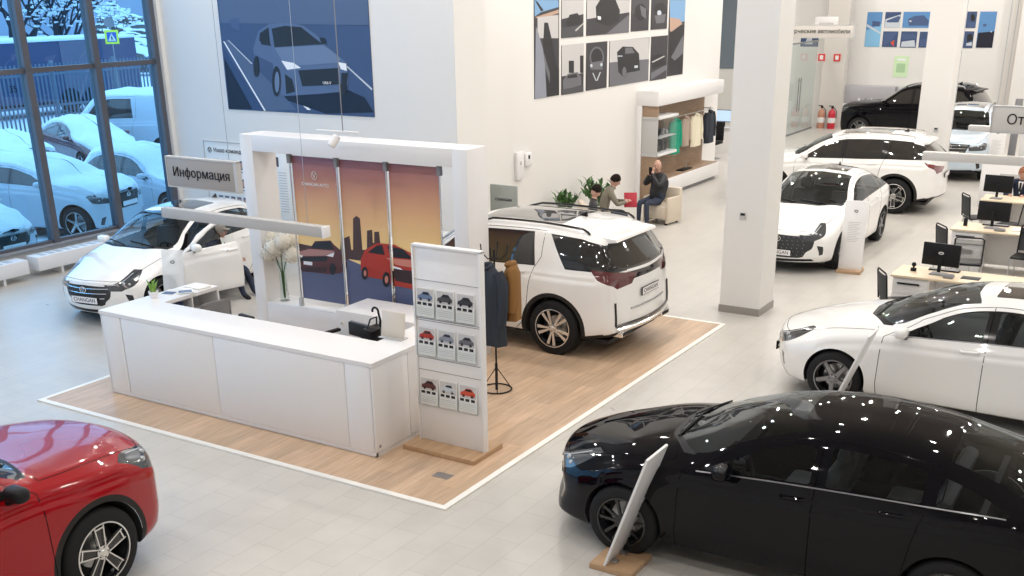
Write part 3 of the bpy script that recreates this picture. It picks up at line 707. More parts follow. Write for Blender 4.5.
    if grille == 'bars':
        m = MB()
        for k in range(3):
            z = gz1-.05-k*.075; ww = gw*(.93-.08*k); m.tube([(fx(y, z)+.004, y, z) for y in np.linspace(-ww, ww, 13)], .010, n=6)
        m.build('grille_bar', 'chrome', car)
    elif grille == 'dots':
        m = MB()
        for k in range(6):
            z = gz0+.05+k*(gz1-gz0-.09)/5
            for y in np.linspace(-gw*.7, gw*.7, 11): m.ball((fx(y, z), y+.02*(k % 2), z), .009, n=6)
        m.build('grille_stud', 'grey', car)
    elif grille == 'edge':
        m = MB(); m.tube([(fx(y, gz1-.01)+.004, y, gz1-.01) for y in np.linspace(-gw*.97, gw*.97, 13)], .009, n=6); m.build('grille_bar', 'greyalloy', car)
    zbg = gz1-.07
    MB().tube([(fx(0, zbg)+.014, .055*math.cos(a), zbg+.042*math.sin(a)) for a in np.linspace(0, 2*PI, 17)[:-1]], .008, n=6, closed=True).tube([(fx(0, zbg)+.014, -.03, zbg+.025), (fx(0, zbg)+.014, 0, zbg-.03), (fx(0, zbg)+.014, .03, zbg+.025)], .007, n=6).build('badge', 'chrome', car)
    zp = sp.get('platez', gz0+.09)
    pm = MB().rbox(fx(0, zp)+.004, -.26, zp-.056, fx(0, zp)+.018, .26, zp+.056, .004, mi=1).box(fx(0, zp)+.018, -.25, zp-.048, fx(0, zp)+.020, .25, zp+.048)
    pm.build('licence_plate', ['plate', 'black'], car)
    zr = sp.get('rplatez', b-.27 if suv else .55)
    m = MB().rbox(rx(0, zr)-.018, -.26, zr-.056, rx(0, zr)-.004, .26, zr+.056, .004, mi=1).box(rx(0, zr)-.020, -.25, zr-.048, rx(0, zr)-.018, .25, zr+.048)
    m.build('licence_plate', ['plate', 'black'], car)
    # lamp inner strip
    for sd in (1, -1):
        m = MB(); hl = uv(sp['head']); c0 = np.mean(hl, 0); pts = [tuple(np.array(p)*.75+c0*.25) for p in (hl[0], hl[1], hl[2])]
        ribbon(m, S, pts, .012, .003, sides=(sd,)); 
        X = S.raw(*[np.array([q]) for q in np.array(hl[1])*.4+c0*.6])[0]; m.ball((X[0]-.018, sd*X[1], X[2]), .028, n=10)
        X = S.raw(*[np.array([q]) for q in np.array(hl[4])*.35+c0*.65])[0]; m.ball((X[0]-.02, sd*X[1], X[2]), .025, n=10)
        m.build('lamp_reflector', 'lamp_clear', car)
    # wipers
    m = MB()
    for y0, y1 in ((.45, -.05), (-.1, -.55)):
        def wp(y, e):
            uu = cz-.03-e-(abs(y)/w)**2*(cz-A)*.8; v = 8-abs(y)/(w*.8)*1.7; p = S.raw([uu], [v])[0]; return (p[0], y, p[2]+.015)
        m.tube([wp(y0, -.03), wp((y0+y1)/2, .03), wp(y1, .06)], .009, n=6)
    m.build('wiper', 'black', car)
    if spoiler:
        p = S.raw([xr], [8.])[0]; m = MB(); m.prism([(p[0]+.14, p[2]-.008), (p[0]-.11, p[2]-.035), (p[0]-.13, p[2]-.065), (p[0]+.02, p[2]-.09)], -w*.60, w*.60, 'XZ'); m.build('roof_spoiler', paint, car)
    if bumper:
        def band(z, yy, r, n_, m_, y0=None):
            mb_ = MB(); mb_.tube([(rx(y, z)-.004, y, z) for y in np.linspace(y0 if y0 is not None else -yy, yy, 15)], r, n=6); mb_.build(n_, m_, car)
        band(.50, w*.80, .022, 'bumper_strip', 'gloss'); band(.44, w*.78, .026, 'bumper_trim', 'silver'); band(.70, w*.50, .012, 'tailgate_strip', 'greyalloy')
        for s_ in (1, -1):
            MB().tube([(rx(w*.80, z)-.004, s_*w*.80, z) for z in np.linspace(.50, .82, 6)], .018, n=6).build('bumper_slit', 'gloss', car)
            MB().rbox(rx(w*.6, .38)-.03, s_*w*.62-.13, .33, rx(w*.6, .38)+.12, s_*w*.62+.13, .42, .02).box(rx(w*.6, .38)-.035, s_*w*.62-.10, .35, rx(w*.6, .38)-.028, s_*w*.62+.10, .40, 1).build('exhaust_tip', ['chrome', 'black'], car)
    if platetext:
        for q in (1, -1):
            Tq = Matrix.Translation((fx(0, zp)+.0205, 0, zp)) @ Euler((0, 0, R(90))).to_matrix().to_4x4() if q > 0 else Matrix.Translation((rx(0, zr)-.0205, 0, zr)) @ Euler((0, 0, R(-90))).to_matrix().to_4x4()
            text_mb(platetext, .085, Tq, depth=.001, bold=.001).build('plate_lettering', 'black', car)
    # antenna fin
    xa = sp.get('fin', -1.35 if suv else -1.15); za = S.c('zt', np.array([xa]))[0]
    if xa > -9: MB().add([(xa+.09, 0, za-.01), (xa-.07, .028, za-.02), (xa-.07, -.028, za-.02), (xa-.06, 0, za+.065)], [(0, 1, 3), (0, 3, 2), (1, 2, 3), (0, 2, 1)]).build('antenna_fin', 'gloss', car)
    if rails:
        for sd in (1, -1):
            us = np.linspace(.05, xr+.35, 14); p = S.raw(us, us*0+6.35); z = np.array([0, .02]+[.045]*10+[.02, 0])
            MB().tube([(a[0], sd*a[1], a[2]+zz) for a, zz in zip(p, z)], .017, n=8).build('roof_rail', rails, car)
    return car, S, P, doors, Rg, dict(kd1=kd1, kd2=kd2, fx=fx, rx=rx)
ART = {'blue':[('b2',[(-16.421,4.229),(-12.821,4.2),(-12.836,2.645),(-16.444,2.648)]),('b0',[(-16.418,3.847),(-16.424,3.606),(-15.81,2.672),(-16.444,2.648)]),('b3',[(-16.424,3.606),(-16.415,3.767),(-15.519,2.656),(-15.81,2.672)]),('w',[(-16.41,3.901),(-16.37,3.901),(-15.466,2.658),(-15.512,2.657)]),('b4',[(-16.37,3.901),(-16.249,3.929),(-14.673,2.706),(-15.466,2.658)]),('w2',[(-16.288,3.928),(-16.265,3.929),(-15.693,3.512),(-15.726,3.501)]),('w',[(-14.788,2.978),(-14.729,2.98),(-14.321,2.719),(-14.409,2.716)]),('w2',[(-13.775,3.765),(-13.753,3.775),(-12.838,3.142),(-12.854,3.111)]),('b0',[(-14.975,2.961),(-13.389,3.1),(-13.025,2.984),(-12.843,2.737),(-13.954,2.666),(-14.875,2.869)]),('b4',[(-16.401,4.945),(-12.819,4.89),(-12.821,4.2),(-16.421,4.229)]),('b5',[(-16.197,4.271),(-16.02,4.323),(-15.922,4.313),(-15.947,4.089),(-16.124,4.14)]),('c1',[(-15.641,3.777),(-15.463,4.091),(-15.187,4.21),(-14.712,4.231),(-14.359,4.197),(-14.027,4.023),(-13.822,3.85),(-13.524,3.653),(-13.383,3.555),(-13.378,3.228),(-13.495,3.071),(-14.133,3.01),(-14.94,2.947),(-15.145,2.977),(-15.271,3.282),(-15.59,3.434)]),('k',[(-15.124,4.134),(-14.789,4.186),(-14.398,4.162),(-13.917,3.874),(-15.091,3.81)]),('k',[(-15.43,4.055),(-15.194,4.159),(-15.196,3.86),(-15.464,3.92)]),('c2',[(-15.093,3.799),(-13.904,3.859),(-13.512,3.638),(-13.601,3.566),(-14.582,3.497),(-14.904,3.542)]),('c3',[(-15.611,3.672),(-15.165,3.522),(-15.145,2.977),(-15.272,3.272),(-15.591,3.424)]),('w',[(-14.951,3.578),(-14.649,3.542),(-14.478,3.457),(-14.824,3.419)]),('w',[(-13.586,3.577),(-13.397,3.555),(-13.394,3.429),(-13.529,3.457)]),('k',[(-14.555,3.414),(-13.596,3.476),(-13.567,3.197),(-14.478,3.135)]),('k',[(-14.891,3.344),(-14.719,3.254),(-14.671,3.035),(-14.898,2.985)]),('k',[(-13.521,3.396),(-13.376,3.4),(-13.437,3.109),(-13.561,3.105)]),('k',[(-15.004,3.21),(-15.03,3.09),(-15.073,2.992),(-15.125,2.937),(-15.175,2.935),(-15.213,2.988),(-15.232,3.084),(-15.228,3.204),(-15.202,3.324),(-15.158,3.421),(-15.107,3.474),(-15.057,3.475),(-15.019,3.423),(-15.0,3.329)]),('c2',[(-15.043,3.193),(-15.059,3.11),(-15.084,3.042),(-15.113,3.005),(-15.14,3.004),(-15.159,3.04),(-15.167,3.107),(-15.163,3.19),(-15.146,3.273),(-15.121,3.34),(-15.093,3.377),(-15.066,3.378),(-15.047,3.341),(-15.039,3.276)]),('k',[(-15.518,3.462),(-15.537,3.379),(-15.567,3.312),(-15.603,3.274),(-15.637,3.273),(-15.662,3.31),(-15.674,3.376),(-15.67,3.459),(-15.651,3.543),(-15.621,3.609),(-15.585,3.647),(-15.552,3.647),(-15.526,3.611),(-15.514,3.545)]),('k',[(-13.422,3.125),(-13.434,3.075),(-13.461,3.035),(-13.496,3.012),(-13.533,3.011),(-13.564,3.032),(-13.584,3.071),(-13.588,3.12),(-13.575,3.169),(-13.548,3.209),(-13.513,3.231),(-13.476,3.232),(-13.445,3.212),(-13.425,3.173)]),('k',[(-13.975,3.983),(-13.857,3.984),(-13.832,3.885),(-13.938,3.873)]),('k',[(-15.444,3.951),(-15.242,3.963),(-15.162,3.835),(-15.405,3.858)])],'sunset':[('su_road',[(-11.503,0.76),(-11.138,0.924),(-10.185,1.185),(-8.678,0.826),(-8.648,0.233),(-11.595,0.015)]),('su_dark',[(-11.441,1.267),(-11.16,1.322),(-10.826,1.305),(-10.786,1.375),(-10.426,1.371),(-10.316,1.307),(-10.288,1.46),(-10.123,1.526),(-10.109,1.328),(-10.077,1.332),(-10.038,1.779),(-9.972,1.824),(-9.912,1.791),(-9.905,1.35),(-9.823,1.358),(-9.801,1.631),(-9.707,1.654),(-9.709,1.469),(-9.684,1.471),(-9.672,1.628),(-9.586,1.637),(-9.576,1.433),(-9.557,1.189),(-10.153,1.188),(-11.138,0.924),(-11.503,0.76)]),('su_c1',[(-11.181,1.139),(-11.069,1.228),(-10.883,1.273),(-10.784,1.385),(-10.485,1.425),(-10.355,1.303),(-10.212,1.242),(-10.209,1.066),(-10.334,0.965),(-10.534,0.926),(-11.106,0.902),(-11.186,0.982)]),('k',[(-10.883,1.273),(-10.773,1.371),(-10.487,1.41),(-10.433,1.295)]),('su_h1',[(-11.107,1.198),(-10.898,1.261),(-10.421,1.281),(-10.54,1.197),(-11.08,1.134)]),('k',[(-11.116,1.114),(-10.561,1.185),(-10.582,1.111),(-11.096,1.054)]),('w',[(-11.033,1.066),(-10.865,1.069),(-10.87,1.017),(-11.039,1.014)]),('w',[(-11.157,1.172),(-11.031,1.144),(-11.076,1.108)]),('w',[(-10.587,1.192),(-10.423,1.26),(-10.457,1.186)]),('k',[(-10.421,1.016),(-10.43,0.978),(-10.45,0.945),(-10.475,0.925),(-10.502,0.922),(-10.524,0.936),(-10.538,0.965),(-10.54,1.003),(-10.53,1.042),(-10.511,1.074),(-10.485,1.094),(-10.459,1.097),(-10.437,1.083),(-10.423,1.054)]),('k',[(-10.221,1.08),(-10.227,1.046),(-10.241,1.018),(-10.258,1.001),(-10.275,0.999),(-10.29,1.012),(-10.298,1.038),(-10.299,1.071),(-10.292,1.105),(-10.278,1.133),(-10.261,1.149),(-10.244,1.151),(-10.23,1.138),(-10.221,1.113)]),('k',[(-11.095,0.94),(-11.102,0.916),(-11.115,0.896),(-11.133,0.884),(-11.152,0.882),(-11.167,0.89),(-11.177,0.908),(-11.178,0.93),(-11.171,0.954),(-11.158,0.973),(-11.14,0.985),(-11.122,0.988),(-11.106,0.979),(-11.097,0.962)]),('su_dk',[(-11.105,0.97),(-10.591,1.018),(-10.612,0.943),(-11.071,0.911)]),('su_c2',[(-9.942,1.211),(-9.855,1.355),(-9.628,1.477),(-9.324,1.483),(-9.002,1.382),(-8.713,1.307),(-8.675,0.9),(-9.03,0.89),(-9.393,0.9),(-9.512,0.961),(-9.917,0.973),(-9.953,1.07)]),('k',[(-9.807,1.325),(-9.631,1.442),(-9.538,1.457),(-9.499,1.319),(-9.745,1.322)]),('k',[(-9.446,1.456),(-9.177,1.436),(-9.006,1.314),(-9.403,1.3)]),('su_h2',[(-9.489,1.281),(-9.007,1.299),(-8.717,1.235),(-8.836,1.187),(-9.312,1.202)]),('su_dk',[(-9.389,1.144),(-8.927,1.148),(-8.967,0.957),(-9.34,0.972)]),('w',[(-9.422,1.189),(-9.242,1.166),(-9.195,1.141),(-9.352,1.148)]),('k',[(-9.825,1.024),(-9.834,0.982),(-9.852,0.946),(-9.877,0.925),(-9.902,0.922),(-9.924,0.938),(-9.937,0.97),(-9.939,1.011),(-9.93,1.054),(-9.912,1.089),(-9.887,1.11),(-9.862,1.113),(-9.84,1.097),(-9.827,1.065)]),('su_h2',[(-9.85,1.021),(-9.854,1.001),(-9.863,0.984),(-9.874,0.974),(-9.885,0.973),(-9.894,0.981),(-9.9,0.996),(-9.901,1.015),(-9.897,1.035),(-9.889,1.052),(-9.878,1.062),(-9.866,1.063),(-9.857,1.056),(-9.851,1.041)]),('k',[(-9.431,0.981),(-9.441,0.932),(-9.462,0.891),(-9.491,0.866),(-9.522,0.862),(-9.548,0.88),(-9.564,0.917),(-9.567,0.964),(-9.557,1.013),(-9.535,1.054),(-9.507,1.078),(-9.476,1.082),(-9.45,1.064),(-9.434,1.028)]),('su_h2',[(-9.462,0.977),(-9.466,0.952),(-9.476,0.932),(-9.49,0.92),(-9.503,0.918),(-9.515,0.927),(-9.522,0.946),(-9.524,0.969),(-9.519,0.994),(-9.509,1.014),(-9.496,1.026),(-9.482,1.028),(-9.47,1.019),(-9.463,1.0)])],'P1':[('bg',[(19.544,5.321),(20.503,5.337),(20.516,2.717),(19.514,2.723)]),('sky',[(19.535,4.553),(20.472,4.542),(20.486,4.412),(19.785,4.329),(19.545,4.256)]),('tan',[(19.545,4.24),(20.487,4.364),(20.487,4.299),(19.784,4.202)]),('gl',[(19.651,4.237),(20.473,4.266),(20.475,3.824),(19.647,3.856)]),('k',[(19.548,4.553),(19.653,4.521),(19.886,4.359),(19.785,4.345)]),('k',[(19.905,4.135),(20.055,4.131),(20.228,3.768),(20.406,3.295),(20.514,3.221),(20.516,2.717),(19.981,2.732),(19.848,3.588)]),('gs',[(19.582,4.081),(19.681,3.95),(19.916,3.52),(19.995,2.717),(19.527,2.721)]),('gm',[(19.768,3.915),(19.882,3.587),(20.123,3.178),(20.122,2.977),(19.956,3.254)])],'P2':[('bg',[(20.607,5.339),(21.533,5.354),(21.546,3.824),(20.618,3.812)]),('gl',[(20.613,4.54),(21.552,4.528),(21.558,4.259),(20.615,4.181)]),('k',[(20.796,4.111),(20.94,4.256),(21.271,4.282),(21.462,4.16),(21.502,4.057),(21.239,4.014),(20.869,4.026)]),('gd',[(20.617,4.017),(21.563,4.056),(21.546,3.824),(20.618,3.812)]),('gl',[(21.165,3.949),(21.539,4.09),(21.563,4.073),(21.218,3.931)])],'P3':[('bg',[(21.661,5.356),(23.651,5.389),(23.746,3.828),(21.7,3.818)]),('gl',[(21.682,4.527),(23.705,4.502),(23.72,4.248),(21.691,4.154)]),('k',[(22.074,4.385),(22.268,4.52),(23.003,4.51),(23.224,4.294),(23.193,4.08),(22.777,3.985),(22.611,3.99),(22.123,4.091)]),('gm',[(22.536,3.816),(23.722,4.212),(23.746,3.828)]),('w',[(22.159,4.205),(22.319,4.191),(22.322,4.121),(22.185,4.135)])],'P4':[('bg',[(23.764,5.39),(24.675,5.405),(24.788,3.841),(23.861,3.831)]),('gd',[(23.819,4.5),(24.747,4.489),(24.755,4.265),(23.837,4.21)]),('k',[(24.608,4.23),(24.582,4.15),(24.497,4.087),(24.37,4.054),(24.227,4.058),(24.097,4.097),(24.005,4.163),(23.969,4.243),(23.995,4.322),(24.078,4.384),(24.202,4.418),(24.344,4.416),(24.475,4.378),(24.57,4.312)]),('gm',[(24.229,4.385),(24.556,4.306),(24.573,4.081),(24.336,4.162)])],'P5':[('bg',[(24.795,5.407),(25.7,5.422),(25.822,3.843),(24.922,3.837)]),('k',[(25.748,4.207),(25.717,4.115),(25.613,4.044),(25.458,4.007),(25.283,4.011),(25.124,4.056),(25.012,4.132),(24.966,4.223),(24.997,4.312),(25.097,4.383),(25.248,4.421),(25.421,4.418),(25.582,4.375),(25.699,4.3)]),('w2',[(25.413,4.195),(25.403,4.168),(25.373,4.148),(25.327,4.137),(25.275,4.138),(25.227,4.151),(25.193,4.173),(25.179,4.2),(25.188,4.226),(25.219,4.246),(25.264,4.257),(25.316,4.256),(25.364,4.243),(25.399,4.221)]),('gm',[(25.04,4.146),(25.671,4.17),(25.59,3.978),(25.15,3.971)])],'P6':[('bg',[(25.779,5.423),(26.711,5.439),(26.91,2.733),(25.98,2.739)]),('sky',[(25.872,4.475),(26.822,4.463),(26.877,3.983),(25.929,3.891)]),('tan',[(25.91,4.087),(26.501,4.033),(26.904,3.74),(26.914,3.659),(25.94,3.772)]),('k',[(25.944,3.733),(26.619,3.91),(26.89,3.862),(26.91,2.733),(25.98,2.739)]),('gm',[(26.071,3.17),(26.752,3.664),(26.852,3.253),(26.288,3.078)])],'P7':[('bg',[(20.619,3.679),(21.572,3.679),(21.571,2.706),(20.611,2.71)]),('gl',[(20.619,3.679),(21.572,3.679),(21.586,3.086),(20.623,3.079)]),('k',[(20.914,3.368),(21.137,3.356),(21.141,3.114),(20.917,3.128)]),('k',[(21.401,3.445),(21.554,3.437),(21.562,3.088),(21.408,3.098)]),('gm',[(20.66,2.991),(20.88,3.113),(21.293,3.122),(21.448,3.025),(21.467,2.848),(21.07,2.824),(20.683,2.818)]),('k',[(20.88,3.079),(21.255,3.09),(21.294,3.018),(20.844,3.023)]),('gd',[(20.61,2.823),(21.568,2.823),(21.571,2.706),(20.611,2.71)])],'P8':[('bg',[(21.68,3.681),(22.641,3.677),(22.664,2.708),(21.704,2.717)]),('gm',[(22.505,3.354),(22.475,3.259),(22.382,3.186),(22.246,3.151),(22.094,3.16),(21.958,3.211),(21.864,3.292),(21.828,3.389),(21.858,3.481),(21.948,3.553),(22.081,3.589),(22.231,3.582),(22.369,3.533),(22.467,3.452)]),('k',[(22.439,3.357),(22.415,3.277),(22.34,3.217),(22.23,3.187),(22.108,3.194),(21.997,3.236),(21.92,3.304),(21.891,3.385),(21.916,3.463),(21.989,3.523),(22.096,3.554),(22.218,3.548),(22.329,3.507),(22.409,3.439)]),('gm',[(21.91,3.279),(22.393,3.288),(22.441,3.105),(21.875,3.139)]),('w2',[(21.968,3.212),(21.963,3.197),(21.948,3.185),(21.925,3.18),(21.901,3.181),(21.878,3.189),(21.862,3.202),(21.857,3.218),(21.862,3.233),(21.877,3.245),(21.899,3.25),(21.923,3.249),(21.946,3.241),(21.962,3.227)]),('w2',[(22.437,3.206),(22.432,3.191),(22.416,3.179),(22.393,3.174),(22.368,3.175),(22.345,3.184),(22.328,3.197),(22.322,3.213),(22.327,3.228),(22.343,3.24),(22.365,3.245),(22.391,3.244),(22.414,3.236),(22.431,3.222)]),('w2',[(21.956,3.063),(22.012,3.06),(22.163,2.889),(22.114,2.892)]),('w2',[(22.303,3.06),(22.36,3.056),(22.203,2.886),(22.146,2.89)])],'P9':[('bg',[(22.748,3.683),(24.773,3.671),(24.819,2.708),(22.79,2.724)]),('gl',[(22.748,3.683),(24.773,3.671),(24.8,3.197),(22.768,3.231)]),('gm',[(22.768,3.231),(24.8,3.197),(24.819,2.708),(22.79,2.724)]),('k',[(23.123,3.432),(23.394,3.536),(23.926,3.505),(24.256,3.339),(24.327,2.973),(24.052,2.963),(23.646,2.958),(23.589,2.867),(23.428,2.896),(23.204,3.004)]),('gm',[(23.526,3.505),(23.882,3.489),(24.025,3.37),(23.534,3.375)]),('w2',[(24.025,3.094),(24.208,3.091),(24.212,3.037),(24.028,3.04)]),('gm',[(23.618,2.978),(23.61,2.93),(23.583,2.892),(23.541,2.873),(23.494,2.876),(23.45,2.901),(23.419,2.942),(23.406,2.991),(23.413,3.039),(23.441,3.077),(23.482,3.096),(23.529,3.093),(23.573,3.069),(23.605,3.028)]),('w2',[(23.144,3.357),(23.404,3.344),(23.388,3.323),(23.145,3.335)])],'P10':[('bg',[(24.886,3.685),(25.817,3.686),(25.862,2.678),(24.934,2.712)]),('k',[(24.922,3.229),(25.306,3.288),(25.679,3.23),(25.728,3.028),(24.993,2.952)]),('gl',[(24.978,3.129),(25.659,3.231),(25.691,3.205),(25.0,3.1)]),('gm',[(24.95,2.876),(25.85,3.021),(25.841,2.901),(24.934,2.712)])],'F1':[('fbg',[(-11.044,3.886),(-10.547,3.884),(-10.492,2.743),(-11.033,2.737)]),('fb2',[(-11.024,3.28),(-10.52,3.493),(-10.492,2.743),(-11.033,2.737)]),('w2',[(-11.018,3.492),(-10.488,3.204),(-10.493,3.151),(-11.027,3.413)]),('b5',[(-10.846,3.597),(-10.567,3.571),(-10.566,3.414),(-10.837,3.413)])],'F2':[('fbg',[(-10.427,3.884),(-9.91,3.882),(-9.879,3.379),(-10.414,3.378)]),('w2',[(-10.4,3.65),(-9.901,3.805),(-9.879,3.379),(-10.414,3.378)]),('b5',[(-10.367,3.598),(-9.976,3.753),(-9.892,3.727),(-9.952,3.546),(-10.334,3.545)])],'F3':[('fbg',[(-9.819,3.882),(-8.916,3.895),(-8.887,3.367),(-9.798,3.38)]),('b5',[(-9.641,3.65),(-9.439,3.753),(-9.123,3.778),(-8.942,3.598),(-8.95,3.444),(-9.589,3.443)]),('w2',[(-9.51,3.588),(-9.513,3.574),(-9.523,3.563),(-9.54,3.557),(-9.559,3.557),(-9.577,3.563),(-9.59,3.574),(-9.596,3.588),(-9.593,3.601),(-9.583,3.612),(-9.566,3.618),(-9.547,3.618),(-9.529,3.612),(-9.516,3.601)])],'F4':[('fbg',[(-10.439,3.257),(-9.929,3.249),(-9.902,2.734),(-10.42,2.739)]),('b5',[(-10.402,3.178),(-9.943,3.233),(-10.104,2.969),(-10.355,2.755)]),('red',[(-10.15,2.89),(-10.022,2.97),(-10.023,2.743)])],'F5':[('fbg',[(-9.822,3.26),(-9.282,3.252),(-9.262,2.731),(-9.803,2.725)]),('b5',[(-9.791,3.182),(-9.314,3.158),(-9.287,3.029),(-9.766,2.972)]),('w2',[(-9.76,2.92),(-9.345,2.976),(-9.292,2.757),(-9.779,2.752)])],'F6':[('fbg',[(-9.207,3.247),(-8.793,3.249),(-8.782,2.737),(-9.166,2.732)]),('b5',[(-9.142,2.978),(-8.822,3.058),(-8.787,2.773),(-9.149,2.769)])],'F7':[('fbg',[(-7.889,3.891),(-7.422,3.89),(-7.401,3.373),(-7.871,3.371)]),('k',[(-7.461,3.7),(-7.461,3.645),(-7.475,3.601),(-7.5,3.577),(-7.531,3.577),(-7.563,3.601),(-7.589,3.645),(-7.603,3.7),(-7.604,3.754),(-7.59,3.798),(-7.565,3.822),(-7.533,3.822),(-7.501,3.798),(-7.476,3.754)]),('b5',[(-7.639,3.549),(-7.429,3.574),(-7.413,3.388),(-7.638,3.387)])],'F8':[('fbg',[(-7.868,3.269),(-7.423,3.272),(-7.427,2.738),(-7.848,2.733)]),('k',[(-7.639,3.169),(-7.489,3.195),(-7.436,2.993),(-7.617,2.93)]),('w2',[(-7.627,2.889),(-7.453,2.931),(-7.447,2.814),(-7.632,2.812)])],'F9':[('fbg',[(-7.331,3.889),(-6.805,3.888),(-6.779,2.756),(-7.306,2.75)]),('b0',[(-7.299,3.222),(-6.793,3.275),(-6.779,2.756),(-7.306,2.75)]),('b5',[(-7.176,3.499),(-7.077,3.509),(-7.075,3.424),(-7.175,3.424)]),('w2',[(-6.866,3.259),(-6.867,3.251),(-6.873,3.244),(-6.882,3.24),(-6.894,3.24),(-6.904,3.243),(-6.912,3.25),(-6.916,3.259),(-6.915,3.268),(-6.909,3.275),(-6.899,3.279),(-6.888,3.279),(-6.877,3.275),(-6.869,3.268)])]}
# ---------------------------------------------------------------- the room
WX, WN, WE, FY = -18.2, 16.0, 6.0, 41.5      # window wall, poster wall, far right wall, far wall
struct('floor', MB().box(WX-.2, -3, -.2, WE, FY+.3, 0), 'tiles')
struct('ceiling', MB().box(WX-.2, -3, CEIL, WE, FY+.3, CEIL+.2), 'ceil')
struct('wall_north', MB().box(WX-.2, WN, 0, -11.05, WN+.96, CEIL), 'whitewall')
struct('wall_inner', MB().box(-11.95, WN+.96, 0, -11.6, 29.3, CEIL), 'whitewall')
struct('wall_far', MB().box(WX, FY, 0, WE, FY+.3, CEIL), 'whitewall')
struct('wall_west', MB().box(-17.2, WN+.96, 0, -17.0, FY, CEIL), 'whitewall')
struct('wall_east', MB().box(WE, -3, 0, WE+.2, FY+.3, CEIL), 'whitewall')
struct('wall_south', MB().box(WX-.2, -3.2, 0, WE+.2, -3, CEIL), 'whitewall')
struct('wall_back', MB().box(-17.0, 29.3, 0, -11.95, 29.3, 0.0).box(-17, WN+.96, 0, -11.95, WN+1.1, CEIL), 'whitewall')
struct('window_back', MB().box(-17.0, FY-.03, 1.9, -15.55, FY-.01, 5.2), mat('blue_grey_glazing', (.16, .2, .24), .15))
struct('wall_pier', MB().box(-6.24, FY-.35, 0, -5.95, FY, CEIL), 'greige')
struct('wall_pier_white', MB().box(-5.95, FY-.6, 0, -3.0, FY, CEIL), 'whitewall')
for x, y, w_, d_, lab in ((-6.07, 15.88, .64, .64, 'near'), (-6.0, 27.9, .68, .66, 'far')):
    struct('column', MB().box(x, y, .11, x+w_, y+d_, CEIL), 'whitewall')
    struct('baseboard_column', MB().box(x-.012, y-.012, 0, x+w_+.012, y+d_+.012, .115), 'base')
struct('column', MB().box(-12.25, FY-.75, 0, -11.45, FY-.35, CEIL), 'greige')
# window wall
struct('wall_sill', MB().box(WX-.25, -3, 0, WX+.02, WN, .40), 'greige')
struct('trim_sill', MB().box(WX-.02, -3, .40, WX+.10, WN, .44), mat('grey_stone_sill', (.32, .33, .36), .35))
M['mull'] = mat('grey_window_frame', (.085, .085, .10), .4)
ys = [12.88-1.5*k for k in range(10)][::-1]+[14.38]
MW = mat('grey_window_frame_side', (.2, .2, .22), .4)
for k, y in enumerate(ys+[15.84]):
    struct('trim_mullion', MB().box(WX-.10, y-.065, .44, WX+.10, y+.065, CEIL), 'mull')
edges = [-3]+ys+[15.84]
for k in range(len(edges)-1):
    a, b = edges[k]+.065, edges[k+1]-.065
    f = MB()
    for z0, z1 in ((.44, .50), (3.47, 3.56), (CEIL-.06, CEIL)): f.box(WX-.05, a, z0, WX+.05, b, z1)
    fr = struct('window_%d' % (k+1), f, 'mull')
    g = MB().box(WX-.015, a, .50, WX+.0, b, 3.47).box(WX-.015, a, 3.56, WX, b, CEIL-.06).build('window_pane', 'windowglass', fr)
struct('wall_window_end', MB().box(WX-.15, 15.905, 0, WX+.15, WN, CEIL), 'whitewall')
# raised timber floor with its white edge
PX0, PX1, PY0, PY1 = -11.96, -5.69, 7.83, 15.22
struct('floor_timber', MB().box(PX0+.07, PY0+.07, .002, PX1-.07, PY1-.07, .014), 'floorwood')
e = MB().box(PX0, PY0, .001, PX1, PY0+.07, .018).box(PX0, PY1-.07, .001, PX1, PY1, .018).box(PX0, PY0+.07, .001, PX0+.07, PY1-.07, .018).box(PX1-.07, PY0+.07, .001, PX1, PY1-.07, .018)
struct('trim_1', e, mat('white_floor_edge', (.85, .83, .78), .4))
tag(MB().box(-6.28, 8.42, .014, -6.08, 8.55, .017).box(-6.25, 8.45, .017, -6.11, 8.52, .018).build('floor_box', 'steel'), 'steel floor socket lid set in the timber floor by the brochure stand', 'floor socket')
# radiators under the windows
for k, (y0, y1, lab) in enumerate(((8.7, 11.85, 'white boxed radiator under the window at the left picture edge'), (12.05, 14.9, 'white boxed radiator under the window behind the white hatchback'))):
    t = thing('radiator', (-17.77, (y0+y1)/2, 0), lab, 'radiator', group='radiators'); hl = (y1-y0)/2
    MB().rbox(-.17, -hl, .12, .17, hl, .37, .008).build('casing', 'white', t)
    g = MB()
    for q in range(14): g.box(-.10, -hl+.15+q*(2*hl-.3)/14, .37, .10, -hl+.15+(q+.55)*(2*hl-.3)/14, .374)
    g.build('grille', 'lightgrey', t)
    for sy in (-hl+.5, hl-.5): MB().box(-.12, sy-.025, 0, .14, sy+.025, .12).build('foot', 'white', t)

# ---------------------------------------------------------------- printed pictures
AC = dict(b0=(.004, .005, .02), b2=(.045, .08, .18), b3=(.03, .06, .15), b4=(.08, .12, .22), b5=(.06, .10, .22), w=(.85, .87, .9), w2=(.55, .6, .66), k=(.012, .012, .016), c1=(.09, .14, .26), c2=(.14, .20, .33), c3=(.05, .08, .17),
          su_road=(.10, .12, .22), su_dark=(.07, .035, .03), su_c1=(.10, .028, .028), su_h1=(.42, .22, .20), su_c2=(.42, .035, .02), su_h2=(.60, .22, .16), su_dk=(.04, .018, .02),
          bg=(.035, .033, .04), sky=(.20, .38, .62), tan=(.50, .33, .25), gl=(.55, .54, .54), gm=(.14, .14, .16), gd=(.06, .06, .07), gs=(.26, .28, .34), fbg=(.10, .26, .52), fb2=(.22, .48, .72), red=(.6, .08, .04))
AM = {}
def am(c):
    if c not in AM: AM[c] = mat('print_'+c, AC[c], .45)
    return AM[c]
